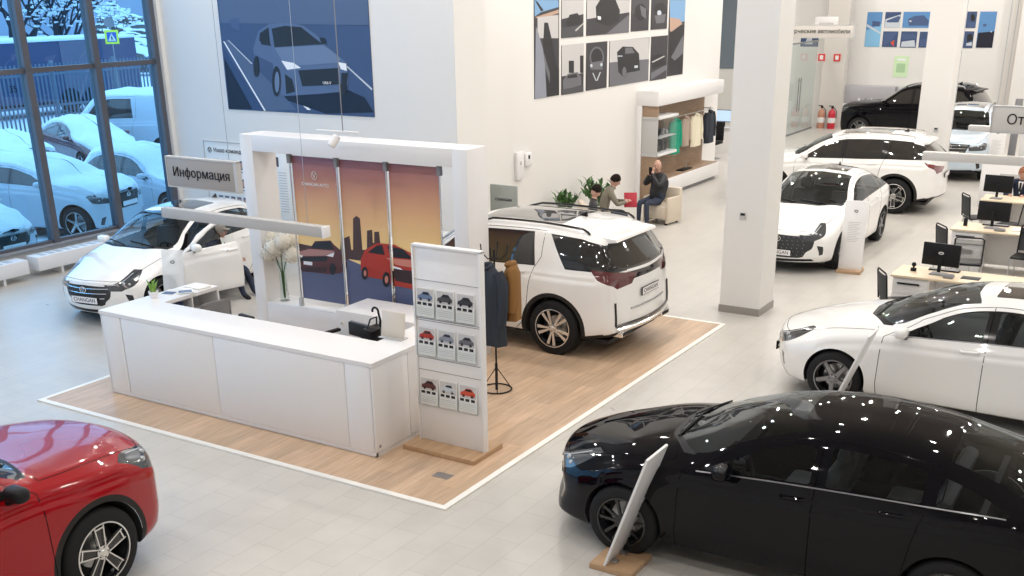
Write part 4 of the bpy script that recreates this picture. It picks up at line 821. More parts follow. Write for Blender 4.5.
def poster(name, items, plane, at, label, group=None, base=None, thick=.012, clipbox=None, parent=None):
    """plane 'Y': on a wall facing -y; plane 'X': on a wall facing +x. The motif is printed flat on the board."""
    mats = []; m = MB()
    def mi(x):
        if x not in mats: mats.append(x)
        return mats.index(x)
    a0, z0, a1, z1 = base['box']
    def P(a, z, d): return (a, at-thick-d, z) if plane == 'Y' else (at+thick+d, a, z)
    if plane == 'Y': m.box(a0, at-thick, z0, a1, at, z1, mi(base['m']))
    else: m.box(at, a0, z0, at+thick, a1, z1, mi(base['m']))
    for k, (c, pl) in enumerate(items):
        bm = bmesh.new(); vs = [bm.verts.new((p[0], p[1], 0)) for p in pl]
        try: bm.faces.new(vs)
        except Exception: bm.free(); continue
        for co, no in (((a0, z0, 0), (-1, 0, 0)), ((a0, z0, 0), (0, -1, 0)), ((a1, z1, 0), (1, 0, 0)), ((a1, z1, 0), (0, 1, 0))):
            bmesh.ops.bisect_plane(bm, geom=bm.verts[:]+bm.edges[:]+bm.faces[:], plane_co=co, plane_no=no, clear_outer=True)
        bmesh.ops.triangulate(bm, faces=bm.faces[:])
        bm.verts.index_update(); d = .0006*(k+1)
        m.add([P(v.co.x, v.co.y, d) for v in bm.verts], [[v.index for v in (f.verts if (plane == 'Y') == (f.normal.z > 0) else list(f.verts)[::-1])] for f in bm.faces], mi(am(c))); bm.free()
    o = m.build(name, mats, parent, fix=False)
    return tag(o, label, 'poster' if label else None, group)
bp = poster('wall_poster', ART['blue'], 'Y', WN, 'large blue wall poster of a dark coupe on a wet road', base=dict(box=(-16.46, 2.65, -12.83, 5.15), m=am('b2')))
tm = text_mb('UNI-V', .075, Matrix.Translation((-13.87, WN-.034, 3.21)), bold=.002); tm.build('plate_lettering', 'plate', bp)
labs = {'P1': 'tall photo print of car seats, leftmost print on the long white wall', 'P2': 'upper grey print of a dark four-wheel drive beside the seat print', 'P3': 'wide upper grey print of a black off-road car on a road', 'P4': 'narrow upper print of a dark console, left of the pair', 'P5': 'narrow upper print of a dark gear lever, right of the pair', 'P6': 'tall photo print with blue sky and a dark cabin, rightmost on the long wall',
        'P7': 'lower print of a car parked before a pale house', 'P8': 'lower dark print of a steering wheel', 'P9': 'wide lower print of a black boxy off-road car on pale ground', 'P10': 'narrow lower grey print of a low dark car'}
for k, lab in labs.items():
    its = ART[k]; ys_ = [p[0] for p in its[0][1]]; zs_ = [p[1] for p in its[0][1]]
    y0, y1 = (ys_[0]+ys_[3])/2, (ys_[1]+ys_[2])/2; z0 = (zs_[2]+zs_[3])/2; z1 = min(4.95, (zs_[0]+zs_[1])/2)
    y0 = round(y0, 2); y1 = round(y1, 2)
    poster('photo_print', [i for i in its[1:]], 'X', -11.6, lab, 'photo prints on the long white wall', dict(box=(y0, z0, y1, z1), m=am('bg')))
flab = {'F1': 'tall pale blue print at the left end of the far wall prints', 'F2': 'small upper far print of a pale bonnet, left of the wide one', 'F3': 'wide upper print of a blue car on the far wall', 'F4': 'small lower far print with a red stripe', 'F5': 'small lower far print of a dark wheel arch with white below', 'F6': 'small lower far print cut off by the far column', 'F7': 'small upper far print right behind the far column', 'F8': 'small lower far print right behind the far column', 'F9': 'tall dark blue night print, rightmost on the far wall'}
for k, lab in flab.items():
    its = ART[k]; xs_ = [p[0] for p in its[0][1]]; zs_ = [p[1] for p in its[0][1]]
    poster('photo_print', its[1:], 'Y', FY, lab, 'photo prints on the far wall', dict(box=((xs_[0]+xs_[3])/2, (zs_[2]+zs_[3])/2, (xs_[1]+xs_[2])/2, (zs_[0]+zs_[1])/2), m=am('fbg' if k in ('F1', 'F3', 'F9') else 'b2')))
poster('photo_print', [('w2', [(-13.2, 2.8), (-12.9, 2.8), (-12.95, 3.05), (-13.1, 3.05)])], 'Y', FY, 'single small blue print left of the hanging sign end', 'photo prints on the far wall', dict(box=(-13.35, 2.72, -12.7, 3.12), m=am('b2')))
tag(MB().box(-9.95, FY-.01, 1.75, -9.45, FY, 2.45).box(-9.85, FY-.012, 2.3, -9.55, FY-.01, 2.36, 1).box(-9.85, FY-.012, 1.9, -9.55, FY-.01, 2.2, 2).build('notice', [mat('pale_green_paper', (.62, .80, .52), .7), am('w'), mat('green_print', (.4, .6, .35), .7)]), 'pale green notice sheet on the far white wall', 'notice')
for x, lab in ((-12.3, 'red fire point sign, left one of the two'), (-11.75, 'red fire point sign, right one of the two')):
    tag(MB().box(x-.12, FY-.78, 2.28, x+.12, FY-.75, 2.52).box(x-.06, FY-.784, 2.33, x+.06, FY-.78, 2.47, 1).build('fire_sign', ['lamp_red' if 0 else mat('sign_red', (.65, .05, .05), .5), 'plate']), lab+' on the far wall', 'sign', 'fire signs on the far wall')

# team board, notices, wall boxes
t = thing('team_board', (-16.3, WN, 0), 'white staff board with small portraits and heading on the poster wall', 'board')
t_y = -.02
m = MB().rbox(-.95, -.02, .55, .62, 0, 2.02, .004)
m.build('board_panel', 'paper', t)
fm = MB()
for a, b_, c, d in ((-.96, .55, -.94, 2.02), (.60, .55, .62, 2.02), (-.96, 2.0, .62, 2.02), (-.96, .54, .62, .56)): fm.box(a, -.03, b_, c, -.02, d)
fm.build('frame', 'lightgrey', t)
text_mb('Наша команда', .115, Matrix.Translation((-.28, -.023, 1.84)), bold=.002).build('heading', 'black', t)
MB().tube([(-.80+.05*math.cos(a), -.023, 1.84+.05*math.sin(a)) for a in np.linspace(0, 2*PI, 13)[:-1]], .006, n=5, closed=True).tube([(-.83, -.023, 1.87), (-.80, -.023, 1.81), (-.77, -.023, 1.87)], .006, n=5).build('emblem', 'black', t)
for r_ in range(3):
    for c_ in range(7):
        if (r_, c_) == (0, 2): continue
        x = -.62+c_*.17; z = 1.58-r_*.36
        MB().box(x-.055, -.024, z-.085, x+.055, -.02, z+.085).box(x-.03, -.025, z-.06, x+.03, -.024, z+.05, 1).box(x-.05, -.0235, z-.14, x+.05, -.02, z-.125, 0).build('portrait', [mat('portrait_blue', (.10, .13, .2), .6) if not AM.get('pb') else AM['pb'], 'skin'], t)
t = thing('info_board', (-15.2, WN, 0), 'narrow white text board seen through the white frame', 'board')
MB().rbox(-.17, -.015, .62, .19, 0, 1.86, .004).build('board_panel', 'paper', t)
MB().box(-.13, -.018, 1.62, -.06, -.015, 1.80).build('picture', am('gd'), t)
m = MB()
for k in range(16): m.box(-.09, -.017, 1.5-k*.05, .12, -.015, 1.515-k*.05)
m.build('printed_text', 'lightgrey', t)
for y, z, lab, w_ in ((18.88, 1.50, 'white wall alarm box, left and larger of the two', .26), (19.2, 1.58, 'white thermostat box with a black mark, right of the alarm box', .24)):
    o = MB().rbox(-11.6, y-w_/2, z-.27 if w_ > .25 else z-.12, -11.53, y+w_/2, z+.27 if w_ > .25 else z+.14, .02).box(-11.53, y-.03, z+.02, -11.525, y+.03, z+.09, 1).build('wall_box', ['white', 'black' if w_ < .25 else 'lightgrey']); tag(o, lab, 'wall box', 'boxes on the long white wall')
# small grey sign standing by the wall
t = thing('floor_sign', (-11.1, 17.55, 0), 'grey floor sign board behind the white frame by the wall', 'sign')
MB().rbox(-.30, -.02, .75, .30, .02, 1.35, .01).build('sign_board', mat('grey_green_panel', (.33, .36, .35), .5), t); MB().tube([(0, 0, .02), (0, 0, .8)], .02).build('pole', 'steel', t)
MB().lathe([(.001, .02), (.18, .015), (.18, 0)], n=20).build('base', 'steel', t)
text_mb('CHANGAN', .075, Matrix.Translation((0, -.024, 1.08))).build('lettering', 'black', t)
# switch plates on the columns
for x, y, z, lab in ((-5.78, 15.88, 1.52, 'near'), (-5.55, 27.9, 1.55, 'far')):
    tag(MB().rbox(x-.05, y-.02, z-.05, x+.05, y, z+.06, .01).box(x-.035, y-.022, z+.01, x+.035, y-.02, z+.045, 1).build('wall_switch', ['lightgrey', 'black']), 'small switch with a dark display on the %s white column' % lab, 'switch', 'column switches')

# ---------------------------------------------------------------- hanging signs and beams
M['signshade'] = mat('unlit_sign_front', (.34, .315, .295), .5); M['signpale'] = mat('pale_sign', (.62, .59, .55), .5)  # first board colour is darkened to hold the shade of the unlit sign front
def hanging_sign(x0, x1, z0, z1, y, text, tx, size, label, align='CENTER', board='signshade'):
    t = thing('hanging_sign', ((x0+x1)/2, y, (z0+z1)/2), label, 'sign', group='hanging signs'); hw, hh = (x1-x0)/2, (z1-z0)/2
    MB().rbox(-hw, -.035, -hh, hw, .035, hh, .004).build('sign_board', M[board], t)
    fr = MB().box(-hw-.012, -.04, hh-.006, hw+.05, .04, hh+.012).box(hw, -.04, -hh, hw+.05, .04, hh).box(-hw-.012, -.04, -hh-.012, hw+.05, .04, -hh+.003).box(-hw-.012, -.04, -hh, -hw, .04, hh); fr.build('frame', 'chrome' if 0 else 'steel' if 0 else 'lightgrey', t)
    text_mb(text, size, Matrix.Translation((tx-(x0+x1)/2, -.04, 0)), align=align).build('lettering', 'black', t)
    for sx in (-hw+.1, hw-.1): MB().tube([(sx, 0, hh), (sx, 0, CEIL-(z0+z1)/2)], .004, n=6).build('cable', 'steel', t)
def beam(x0, x1, z0, z1, y, label, d=.12, col='beamg'):
    t = thing('light_beam', ((x0+x1)/2, y, (z0+z1)/2), label, 'ceiling beam', group='hanging beams'); hw, hh = (x1-x0)/2, (z1-z0)/2
    MB().rbox(-hw, -d/2, -hh, hw-.03, d/2, hh, .004).build('profile', M[col], t); MB().rbox(hw-.03, -d/2-.004, -hh-.004, hw, d/2+.004, hh+.004, .004).build('end_cap', 'white', t)
    for sx in (-hw+.3, hw-.3): MB().tube([(sx, 0, hh), (sx, 0, CEIL-(z0+z1)/2)], .003, n=6).build('cable', 'steel', t)
M['beamp'] = mat('beam_pale', (.66, .63, .59), .5); M['beamg'] = mat('beam_grey', (.44, .42, .40), .5)
hanging_sign(-11.49, -10.28, 2.41, 2.78, 10.0, 'Информация', -10.87, .165, 'hanging sign with a shade-darkened board and the word Информация')
beam(-11.68, -8.86, 1.98, 2.11, 10.0, 'long grey hanging beam in front of the white frame')
hanging_sign(-2.33, -.5, 3.02, 3.32, 15.0, 'Отдел продаж', -2.17, .17, 'pale hanging sign starting with Отд at the right picture edge', 'LEFT', 'signpale')
beam(-3.10, -.4, 2.63, 2.735, 15.0, 'long pale hanging beam below the sign at the right picture edge', col='beamp')
beam(-2.68, -.5, 2.96, 3.03, 15.5, 'short pale hanging beam directly behind the right hand sign', col='beamp')
hanging_sign(-10.35, -8.29, 3.49, 3.80, 30.0, 'Коммерческие автомобили', -9.34, .145, 'long grey hanging sign reading автомобили beside the near column', board='signpale')
t = thing('exit_sign', (-9.6, 32, 0), 'white lit exit sign box above the long grey sign', 'sign'); MB().rbox(-.32, -.05, 3.62, .3, .05, 3.95, .01).build('sign_board', 'white', t); MB().box(-.2, -.055, 3.74, .2, -.05, 3.80).build('lettering', 'lightgrey', t); MB().tube([(0, 0, 3.95), (0, 0, CEIL)], .01).build('rod', 'steel', t)
# ---------------------------------------------------------------- the cars in the hall
spC = spec_sedan(4.70, 1.86, 1.455); spC['mir'] = .46; spC['fin'] = -10; spC['nose'] = [(.15, -.02), (.22, .06), (.32, .05), (.45, .01), (.6, .02), (.72, 0), (.88, -.10), (1.1, -.2)]
make_car('sedan', spC, 'black fastback sedan in the right foreground', (-2.44, 8.8), R(181), 'paint_black', 'multi', 'black', sideglass='glass', grille='edge', chrome_belt=1, pillar='paint_black', roofglass=False)
spB = spec_suv(4.95, 1.98, 1.79, 1.45, -1.42, .39, hood=1.17, slant=.36); spB['we'] = [(spB['xf'], .67), (1.2, .79), (.85, .81), (.78, .82), (.45, .78), (.1, .745), (-.5, .74), (-1.5, .735), (spB['xr'], .72)]
spB['dlo'] = [(.78, 4.35), (.55, 5.2), (.3, 5.62), (0, 5.75), (-1.2, 5.78), (spB['xr']+.2, 5.8), (spB['xr']-.35, 5.75), (spB['xr']-.35, 4.15), (-1.0, 4.12), (.3, 4.15)]
spB['tailamp'] = [('r', spB['w']*.30, 1.16), ('r', spB['w']*.7, 1.22), ('s', spB['xr']+.46, 1.27), ('s', spB['xr']+.34, 1.13), ('r', spB['w']*.75, 1.0), ('r', spB['w']*.45, 1.03)]
spB['roofg'] = (.02, -1.32)
make_car('family_suv', spB, 'white family suv showing its tail, standing on the timber floor behind the brochure stand', (-8.64, 13.63), R(179), 'paint_white', 'ten', 'silver', clad=True, rails='gloss', grille='bars', sideglass='darkglass', taillamp='lamp_smoke', bumper=True, floating=True, spoiler=True, platetext='CHANGAN')
spD = spec_suv(4.75, 1.90, 1.70, 1.35, -1.3, .39, hood=1.18); spD['head'] = [('f', spD['w']*.50, .99), ('f', spD['w']*.66, 1.03), ('s', spD['xf']-.50, 1.08), ('s', spD['xf']-.62, 1.06), ('s', spD['xf']-.40, .93), ('f', spD['w']*.70, .86), ('f', spD['w']*.5, .86)]
make_car('crossover', spD, 'glossy red crossover in the left foreground, cut by the picture edge', (-8.09, 3.69), R(93), 'paint_red', 'five_twin', 'silver', clad=True, interior=False, glassm='darkglass', mirror='black')
spE = spec_sedan(4.74, 1.84, 1.49); spE['mir'] = .62
make_car('sedan', spE, 'white sedan at the right edge behind the black one', (-1.92, 13.45), R(178), 'paint_white', 'blade', 'grey', sideglass='glass', chrome_belt=1)
spF = spec_sedan(4.65, 1.84, 1.51); spF['grille'] = (.30, .70, spF['w']*.66)
make_car('sedan', spF, 'white sedan facing us behind the near column', (-6.14, 20.96), R(-90), 'paint_white', 'blade', 'grey', grille='dots', platetext='CHANGAN')
spG = spec_suv(4.75, 1.92, 1.70, 1.40, -1.4, .39, hood=1.11, slant=.50)
spG['dlo'] = [(.78, 4.35), (.55, 5.2), (.3, 5.62), (0, 5.75), (-1.2, 5.78), (spG['xr']+.2, 5.8), (spG['xr']-.30, 5.7), (spG['xr']-.30, 4.3), (-1.0, 4.15), (.3, 4.18)]
make_car('estate_suv', spG, 'white long suv seen from the rear beyond the front facing sedan', (-7.18, 26.1), R(182), 'paint_white', 'five_twin', 'silver', clad=True, rails='chrome', sideglass='darkglass', spoiler=True)
spH = spec_suv(4.75, 1.93, 1.88, 1.42, -1.4, .39, hood=1.22)
make_car('off_road_suv', spH, 'black suv at the far wall partly hidden by the far column', (-8.3, 38.0), R(172), 'paint_black', 'ten', 'grey', interior=False, glassm='darkglass', rails='steel', roofglass=False, spoiler=True)
make_car('compact_suv', spec_suv(4.45, 1.86, 1.72, 1.35, -1.3, .36, hood=1.12), 'pale ice blue suv facing us behind the far column', (-5.75, 32.4), R(-87), 'paint_blue', 'blade', 'grey', rails='grey')
spA = spec_sedan(4.35, 1.76, 1.47, fast=0, hatch=1)
carA, SA, PA, doorsA, RgA, inf = make_car('hatchback', spA, 'white hatchback by the windows with its driver door open', (-14.46, 12.49), R(-82), 'paint_white', 'blade', 'grey', grille='bars', platetext='CHANGAN', sideglass='clearglass')
# its driver door swings out about the front edge
d = doorsA[(inf['kd1'], 1)]; hx = spA['doors'][0]; hy = float(SA.raw([hx], [3.])[0][1])
ang = R(24); d.matrix_local = Matrix.Translation((hx, hy, 0)) @ Matrix.Rotation(-ang if False else ang, 4, 'Z').inverted() @ Matrix.Translation((-hx, -hy, 0))
md = d.modifiers.new('thickness', 'SOLIDIFY'); md.thickness = .07; md.offset = -1; d.data.materials.append(M['dark']); md.material_offset = 1; md.material_offset_rim = 0
# ---------------------------------------------------------------- reception desk
def reception():
    x0, x1, y0, y1 = -11.36, -7.06, 8.50, 10.10
    t = thing('reception_desk', (x0, y0, 0), 'long white U shaped reception desk on the timber floor', 'reception desk')
    W_, D_ = x1-x0, y1-y0; z = .014
    top = MB()
    pl = [(-.01, -.01), (W_+.01, -.01), (W_+.01, D_), (W_-.44, D_), (W_-.44, .66), (.42, .66), (.42, D_), (-.01, D_)]
    top.prism(pl, 1.055, 1.10); top.build('worktop', 'white', t)
    for a, b in ((0.02, .36), (.375, 1.95), (1.957, 3.92), (3.927, W_-.02)):
        MB().rbox(a, 0, .075, b, .03, 1.05, .002).build('front_panel', 'white', t)
    MB().box(.02, .02, z, W_-.02, .05, 1.05).box(.03, .01, .03, W_-.02, .04, .075).build('carcass', 'white', t)
    for a, b in ((.0, .62), (.628, D_)): MB().rbox(W_-.03, a, .075, W_, b, 1.05, .002).build('side_panel', 'white', t)
    MB().box(W_-.045, 0.02, z, W_-.02, D_, .075).build('plinth', 'white', t)
    MB().box(.06, .1, 0.014, W_-.06, .12, .05).build('toe_kick', 'dark', t)
    MB().rbox(0, 0, .03, .03, D_, 1.05, .002).build('side_panel', 'white', t)
    # left wing with open shelves facing inward
    s = MB().box(.03, .66, .03, .42, .69, 1.055).box(.03, D_-.03, .03, .42, D_, 1.055).box(.03, 1.12, .03, .42, 1.14, 1.055)
    for zz in (.05, .40, .76): s.box(.03, .69, zz, .42, D_-.03, zz+.02)
    s.build('shelf', 'white', t)
    MB().box(W_-.44, .66, .03, W_-.41, D_, 1.055).box(W_-.44, D_-.03, .03, W_-.03, D_, 1.055).build('inner_panel', 'white', t)
    MB().box(.5, .30, .72, W_-.46, .95, .75).box(W_-1.35, .95, .72, W_-.46, D_-.05, .75).build('inner_desktop', 'white', t)
    MB().box(W_-.001, .05, .12, W_+.003, .08, .15).build('badge', 'grey', t)
    return t
reception()
# files and papers in the desk's shelves
for k, (x, y, z, w_, d_, h, c, lab) in enumerate(((-11.10, 9.95, .78, .30, .26, .03, 'paper', 'stack of white papers in the upper desk shelf'), (-11.10, 9.72, .78, .30, .16, .05, 'navy', 'dark blue folders lying in the upper desk shelf'))):
    M.setdefault('navy', mat('navy_folder', (.03, .05, .14), .5))
    m = MB()
    for q in range(4): m.rbox(-w_/2, -d_/2, q*h*.3, w_/2, d_/2, q*h*.3+h*.25, .002, T=Tm((x+random.uniform(-.01, .03), y, z), rz=random.uniform(-.15, .15)), mi=q % 2)
    tag(m.build('paper_stack', [c, 'paper']), lab, 'papers')
for k in range(5): tag(MB().rbox(-11.2, 9.24+k*.055, .78, -10.98, 9.28+k*.055, 1.02, .003).box(-10.98, 9.25+k*.055, .85, -10.978, 9.27+k*.055, .95, 1).build('file_folder', ['navy', 'paper']), 'navy file folder upright in the desk shelf', 'folder', 'upright navy folders in the desk shelf')
def brochure_flat(x, y, z, w_, d_, rz, c1, label, group):
    m = MB().box(-w_/2, -d_/2, 0, w_/2, d_/2, .006, T=Tm((x, y, z), rz=rz)).box(-w_/2+.02, -d_/2+.03, .006, w_/2-.02, d_/2-.12, .007, 1, T=Tm((x, y, z), rz=rz)); tag(m.build('brochure', ['paper', c1]), label, 'brochure', group)
brochure_flat(-11.24, 9.55, 1.10, .21, .28, .3, am('b2'), 'brochure with a dark blue picture on the desk corner', 'brochures on the desk')
brochure_flat(-11.12, 9.68, 1.106, .21, .28, .9, am('c2'), 'brochure with a pale blue picture on top of another on the desk corner', 'brochures on the desk')
brochure_flat(-11.20, 9.92, 1.10, .26, .20, 0.1, am('su_c2'), 'brochure with a red picture near the end of the left desk wing', 'brochures on the desk')
tag(MB().rbox(-11.25, 9.80, 1.101, -10.98, 10.02, 1.125, .004).build('paper_stack', 'paper'), 'stack of white sheets on the end of the left desk wing', 'papers')
# plant with upright leaves on the desk
t = thing('potted_plant', (-11.22, 9.25, 1.10), 'small potted plant with upright green leaves on the desk corner', 'plant')
MB().lathe([(.001, 0), (.05, 0), (.065, .09), (.055, .09), (.05, .07), (.001, .07)], n=20).build('pot', 'white', t)
def blade(m, base, az, lean, L, w_, mi=0):
    pts = []
    for i in range(6):
        s = i/5; d = lean*s*s*L; ww = w_*math.sin(PI*min(1, .18+.82*s)); c = Vector((math.cos(az)*d, math.sin(az)*d, L*s*(1-.25*lean*s)))+Vector(base); sd = Vector((-math.sin(az), math.cos(az), 0))*ww/2
        up = Vector((-math.cos(az), -math.sin(az), .4))*ww*.15; pts += [c-sd+up, c, c+sd+up]
    m.add(pts, [(3*i+k, 3*i+k+1, 3*i+k+4, 3*i+k+3) for i in range(5) for k in (0, 1)], mi, True)
m = MB()
for k in range(13): blade(m, (random.uniform(-.03, .03), random.uniform(-.03, .03), .06), k*2.4, random.uniform(.15, .55), random.uniform(.12, .24), .035)
m.build('leaves', 'leaf2', t, fix=False)
# acrylic holder, bucket with umbrella, bag
t = thing('acrylic_holder', (-7.42, 9.34, 1.10), 'beige acrylic display holder on the right end of the desk', 'display holder')
MB().rbox(-.16, -.01, .0, .16, .01, .30, .003, T=Tm(rx=R(-8))).build('panel', mat('beige_acrylic', (.62, .56, .48), .3), t); MB().rbox(-.16, -.06, 0, .16, .08, .01, .003).build('foot', 'lightgrey', t)
t = thing('umbrella_bucket', (-7.86, 9.86, .75), 'grey bucket on the inner desktop beside the acrylic holder', 'bucket')
MB().lathe([(.001, 0), (.10, 0), (.125, .28), (.13, .285), (.12, .28), (.095, .02), (.001, .02)], n=24).build('bucket_body', 'steel', t); MB().rbox(-.03, -.13, .17, .03, -.118, .21, .003).build('label_sticker', 'plate', t)
t = thing('umbrella', (-7.92, 9.83, .68), 'black folded umbrella with a crook handle standing in the bucket', 'umbrella')
MB().tube([(.02, 0, .0), (-.02, 0, .2), (-.06, .0, .42)], [.035, .055, .02], n=10).build('canopy', 'black', t)
MB().tube([(-.06, 0, .42), (-.085, 0, .52)]+[(-.13+.045*math.cos(a), 0, .53+.045*math.sin(a)) for a in np.linspace(0, PI*1.1, 8)], .013, n=8).build('crook_handle', 'black', t)
t = thing('handbag', (-8.16, 9.86, .75), 'black soft bag leaning beside the bucket behind the desk', 'bag'); MB().rbox(-.08, -.15, 0, .08, .15, .26, .05, T=Tm(ry=R(12))).build('bag_body', 'black', t); MB().tube([(0.02, -.09, .24), (.05, -.06, .36), (.05, .06, .36), (.02, .09, .24)], .01).build('strap', 'black', t)
tag(MB().rbox(-7.78, 9.55, .75, -7.52, 9.62, 1.02, .01).build('monitor', 'black'), 'black screen back behind the acrylic holder', 'monitor')
# low white cabinet behind the desk
t = thing('low_cabinet', (-9.15, 11.35, 0), 'low white cabinet in front of the white frame', 'cabinet'); MB().rbox(-.55, -.35, .02, .75, .35, .72, .005).build('cabinet_body', 'white', t); MB().lathe([(.001, 0), (.012, 0), (.012, .02), (.001, .02)], Tm((-.45, -.35, .55), rx=R(90)), 10).build('knob', 'lightgrey', t)
def office_chair(x, y, rz, label, arms=True, lowback=False):
    t = thing('office_chair', (x, y, .014), label, 'chair', rz, 'office chairs behind the reception desk')
    MB().rbox(-.24, -.23, .44, .24, .23, .52, .04).build('seat', 'black', t)
    zb = .90 if lowback else .78; MB().rbox(-.22, -.30, .60, .22, -.26, zb, .02).build('backrest', 'greymesh' if lowback else 'mesh', t); MB().tube([(-.22, -.29, .62), (-.22, -.29, zb-.04), (-.18, -.29, zb), (.18, -.29, zb), (.22, -.29, zb-.04), (.22, -.29, .62)], .014).build('back_frame', 'grey', t)
    MB().tube([(0, -.2, .42), (0, -.30, .5), (0, -.30, .75)], .02).build('back_post', 'grey', t)
    MB().tube([(0, 0, .1), (0, 0, .44)], .028).build('gas_column', 'steel', t)
    for k in range(5):
        a = 2*PI*k/5; l = MB().tube([(0, 0, .11), (.28*math.cos(a), .28*math.sin(a), .065)], .018).build('leg', 'black', t); MB().ball((.28*math.cos(a), .28*math.sin(a), .03), .03, n=8).build('castor', 'black', l)
    if arms:
        for s in (1, -1): MB().tube([(s*.25, -.05, .46), (s*.29, -.05, .66)], .015).rbox(s*.29-.035, -.18, .66, s*.29+.035, .12, .70, .015).build('armrest', 'black', t)
office_chair(-8.85, 10.15, R(170), 'black office chair with armrests behind the right half of the desk')
office_chair(-10.62, 9.93, R(-100), 'grey mesh office chair behind the left half of the desk', lowback=True)
t = thing('side_table', (-9.9, 10.9, 0), 'dark low table edge in front of the frame foot', 'table'); MB().rbox(-.55, -.12, .28, .45, .12, .31, .004).build('table_top', 'black', t)
for sx in (-.5, .4): MB().tube([(sx, 0, .014), (sx, 0, .28)], .015).build('leg', 'black', t)
MB().ball((.2, 0, .34), .035, n=8).build('knob', 'black', t)

# ---------------------------------------------------------------- white portal frame with the sunset banners
fx0, fx1, fy0, fy1, fz, ft = -11.97, -8.0, 11.78, 12.25, 2.85, .23
t = thing('portal_frame', (fx0, fy0, 0), 'big white portal frame standing behind the reception desk', 'frame')
Wf, Df = fx1-fx0, fy1-fy0; z = .014
MB().rbox(0, 0, z, ft, Df, fz, .004).build('upright', 'white', t); MB().rbox(Wf-ft, 0, z, Wf, Df, fz, .004).build('upright', 'white', t)
MB().rbox(ft, 0, fz-ft, Wf-ft, Df, fz, .004).build('lintel', 'white', t); MB().rbox(ft, 0, z, Wf-ft, Df, .38, .004).build('plinth', 'white', t)
sunm = bpy.data.materials.new('sunset_print'); sunm.use_nodes = True
L = sunm.node_tree.links; b = sunm.node_tree.nodes['Principled BSDF']; b.inputs['Roughness'].default_value = .4
tc = N(sunm, 'ShaderNodeTexCoord'); sp_ = N(sunm, 'ShaderNodeSeparateXYZ'); L.new(tc.outputs['Object'], sp_.inputs[0]); mr = N(sunm, 'ShaderNodeMapRange'); mr.inputs[1].default_value = 1.0; mr.inputs[2].default_value = 2.6
nz = N(sunm, 'ShaderNodeTexNoise'); nz.inputs['Scale'].default_value = 1.3; ad = N(sunm, 'ShaderNodeMath', operation='MULTIPLY_ADD'); ad.inputs[1].default_value = .16; L.new(tc.outputs['Object'], nz.inputs[0]); L.new(nz.outputs[0], ad.inputs[0])
mx_ = N(sunm, 'ShaderNodeMath', operation='MULTIPLY_ADD'); mx_.inputs[1].default_value = -.035; mx_.inputs[2].default_value = -.42; L.new(sp_.outputs[0], mx_.inputs[0]); L.new(sp_.outputs[2], mr.inputs[0])
a2 = N(sunm, 'ShaderNodeMath', operation='ADD'); L.new(mr.outputs[0], a2.inputs[0]); L.new(mx_.outputs[0], a2.inputs[1]); L.new(a2.outputs[0], ad.inputs[2])
cr = N(sunm, 'ShaderNodeValToRGB'); L.new(ad.outputs[0], cr.inputs[0]); el = cr.color_ramp.elements
el[0].position = .0; el[0].color = (.90, .66, .30, 1); el[1].position = 1; el[1].color = (.26, .11, .14, 1)
for p, c in ((.28, (.86, .60, .26)), (.5, (.76, .45, .22)), (.72, (.55, .27, .17)), (.88, (.36, .15, .13))): q = el.new(p); q.color = (*c, 1)
L.new(cr.outputs[0], b.inputs['Base Color'])
for k, (a0, a1, lab) in enumerate(((-11.10, -10.27, 'sunset banner with a small white emblem, left of three in the frame'), (-10.23, -9.41, 'sunset banner with dark towers and a red car nose, middle of three'), (-9.36, -8.53, 'sunset banner with half a red car, right of three beside the brochure stand'))):
    o = poster('banner', ART['sunset'], 'Y', 11.905, lab, 'sunset banners in the portal frame', dict(box=(a0, .50, a1, 2.585), m=sunm), thick=.008)
    if k == 0:
        em = MB(); cx = -10.69
        em.tube([(cx+.05*math.cos(a), 11.885, 2.33+.055*math.sin(a)) for a in np.linspace(0, 2*PI, 17)[:-1]], .004, n=5, closed=True).tube([(cx-.028, 11.885, 2.365), (cx, 11.885, 2.30), (cx+.028, 11.885, 2.365)], .006, n=5).build('emblem', 'plate', o)
        text_mb('CHANGAN AUTO', .062, Matrix.Translation((cx, 11.893, 2.20))).build('lettering', 'plate', o)
for k, (x, lab) in enumerate(((-11.12, 'leftmost'), (-10.25, 'second'), (-9.385, 'third'), (-8.50, 'rightmost'))):
    q = thing('banner_pole', (x, 11.87, .38), 'slim chrome pole holding the sunset banners, %s of four' % lab, 'pole', group='banner poles')
    MB().tube([(0, 0, 0), (0, 0, 2.22)], .012, n=10).build('pole', 'chrome', q); MB().rbox(-.03, -.03, 2.10, .03, .03, 2.24, .006).build('clamp', 'grey', q); MB().rbox(-.028, -.028, 0, .028, .028, .13, .006).build('foot', 'lightgrey', q)
t = thing('flower_vase', (-11.56, 11.98, .38), 'tall slim glass vase on the plinth of the white frame', 'vase')
MB().lathe([(.001, 0), (.075, 0), (.055, .2), (.06, .45), (.085, .62), (.08, .62), (.055, .45), (.05, .2), (.001, .02)], n=20).build('vase_body', 'clearglass', t)
t = thing('hydrangea_bouquet', (-11.56, 11.98, .42), 'bunch of creamy white hydrangeas in the tall vase', 'flowers')
M['petal'] = mat('cream_petal', (.90, .87, .78), .7)
m = MB()
for k in range(6): a = k*1.05; m.tube([(0.01*math.cos(a), .01*math.sin(a), 0), (.02*math.cos(a), .02*math.sin(a), .4), (.16*math.cos(a), .10*math.sin(a), .78)], .006, n=5)
m.build('stems', 'leaf', t)
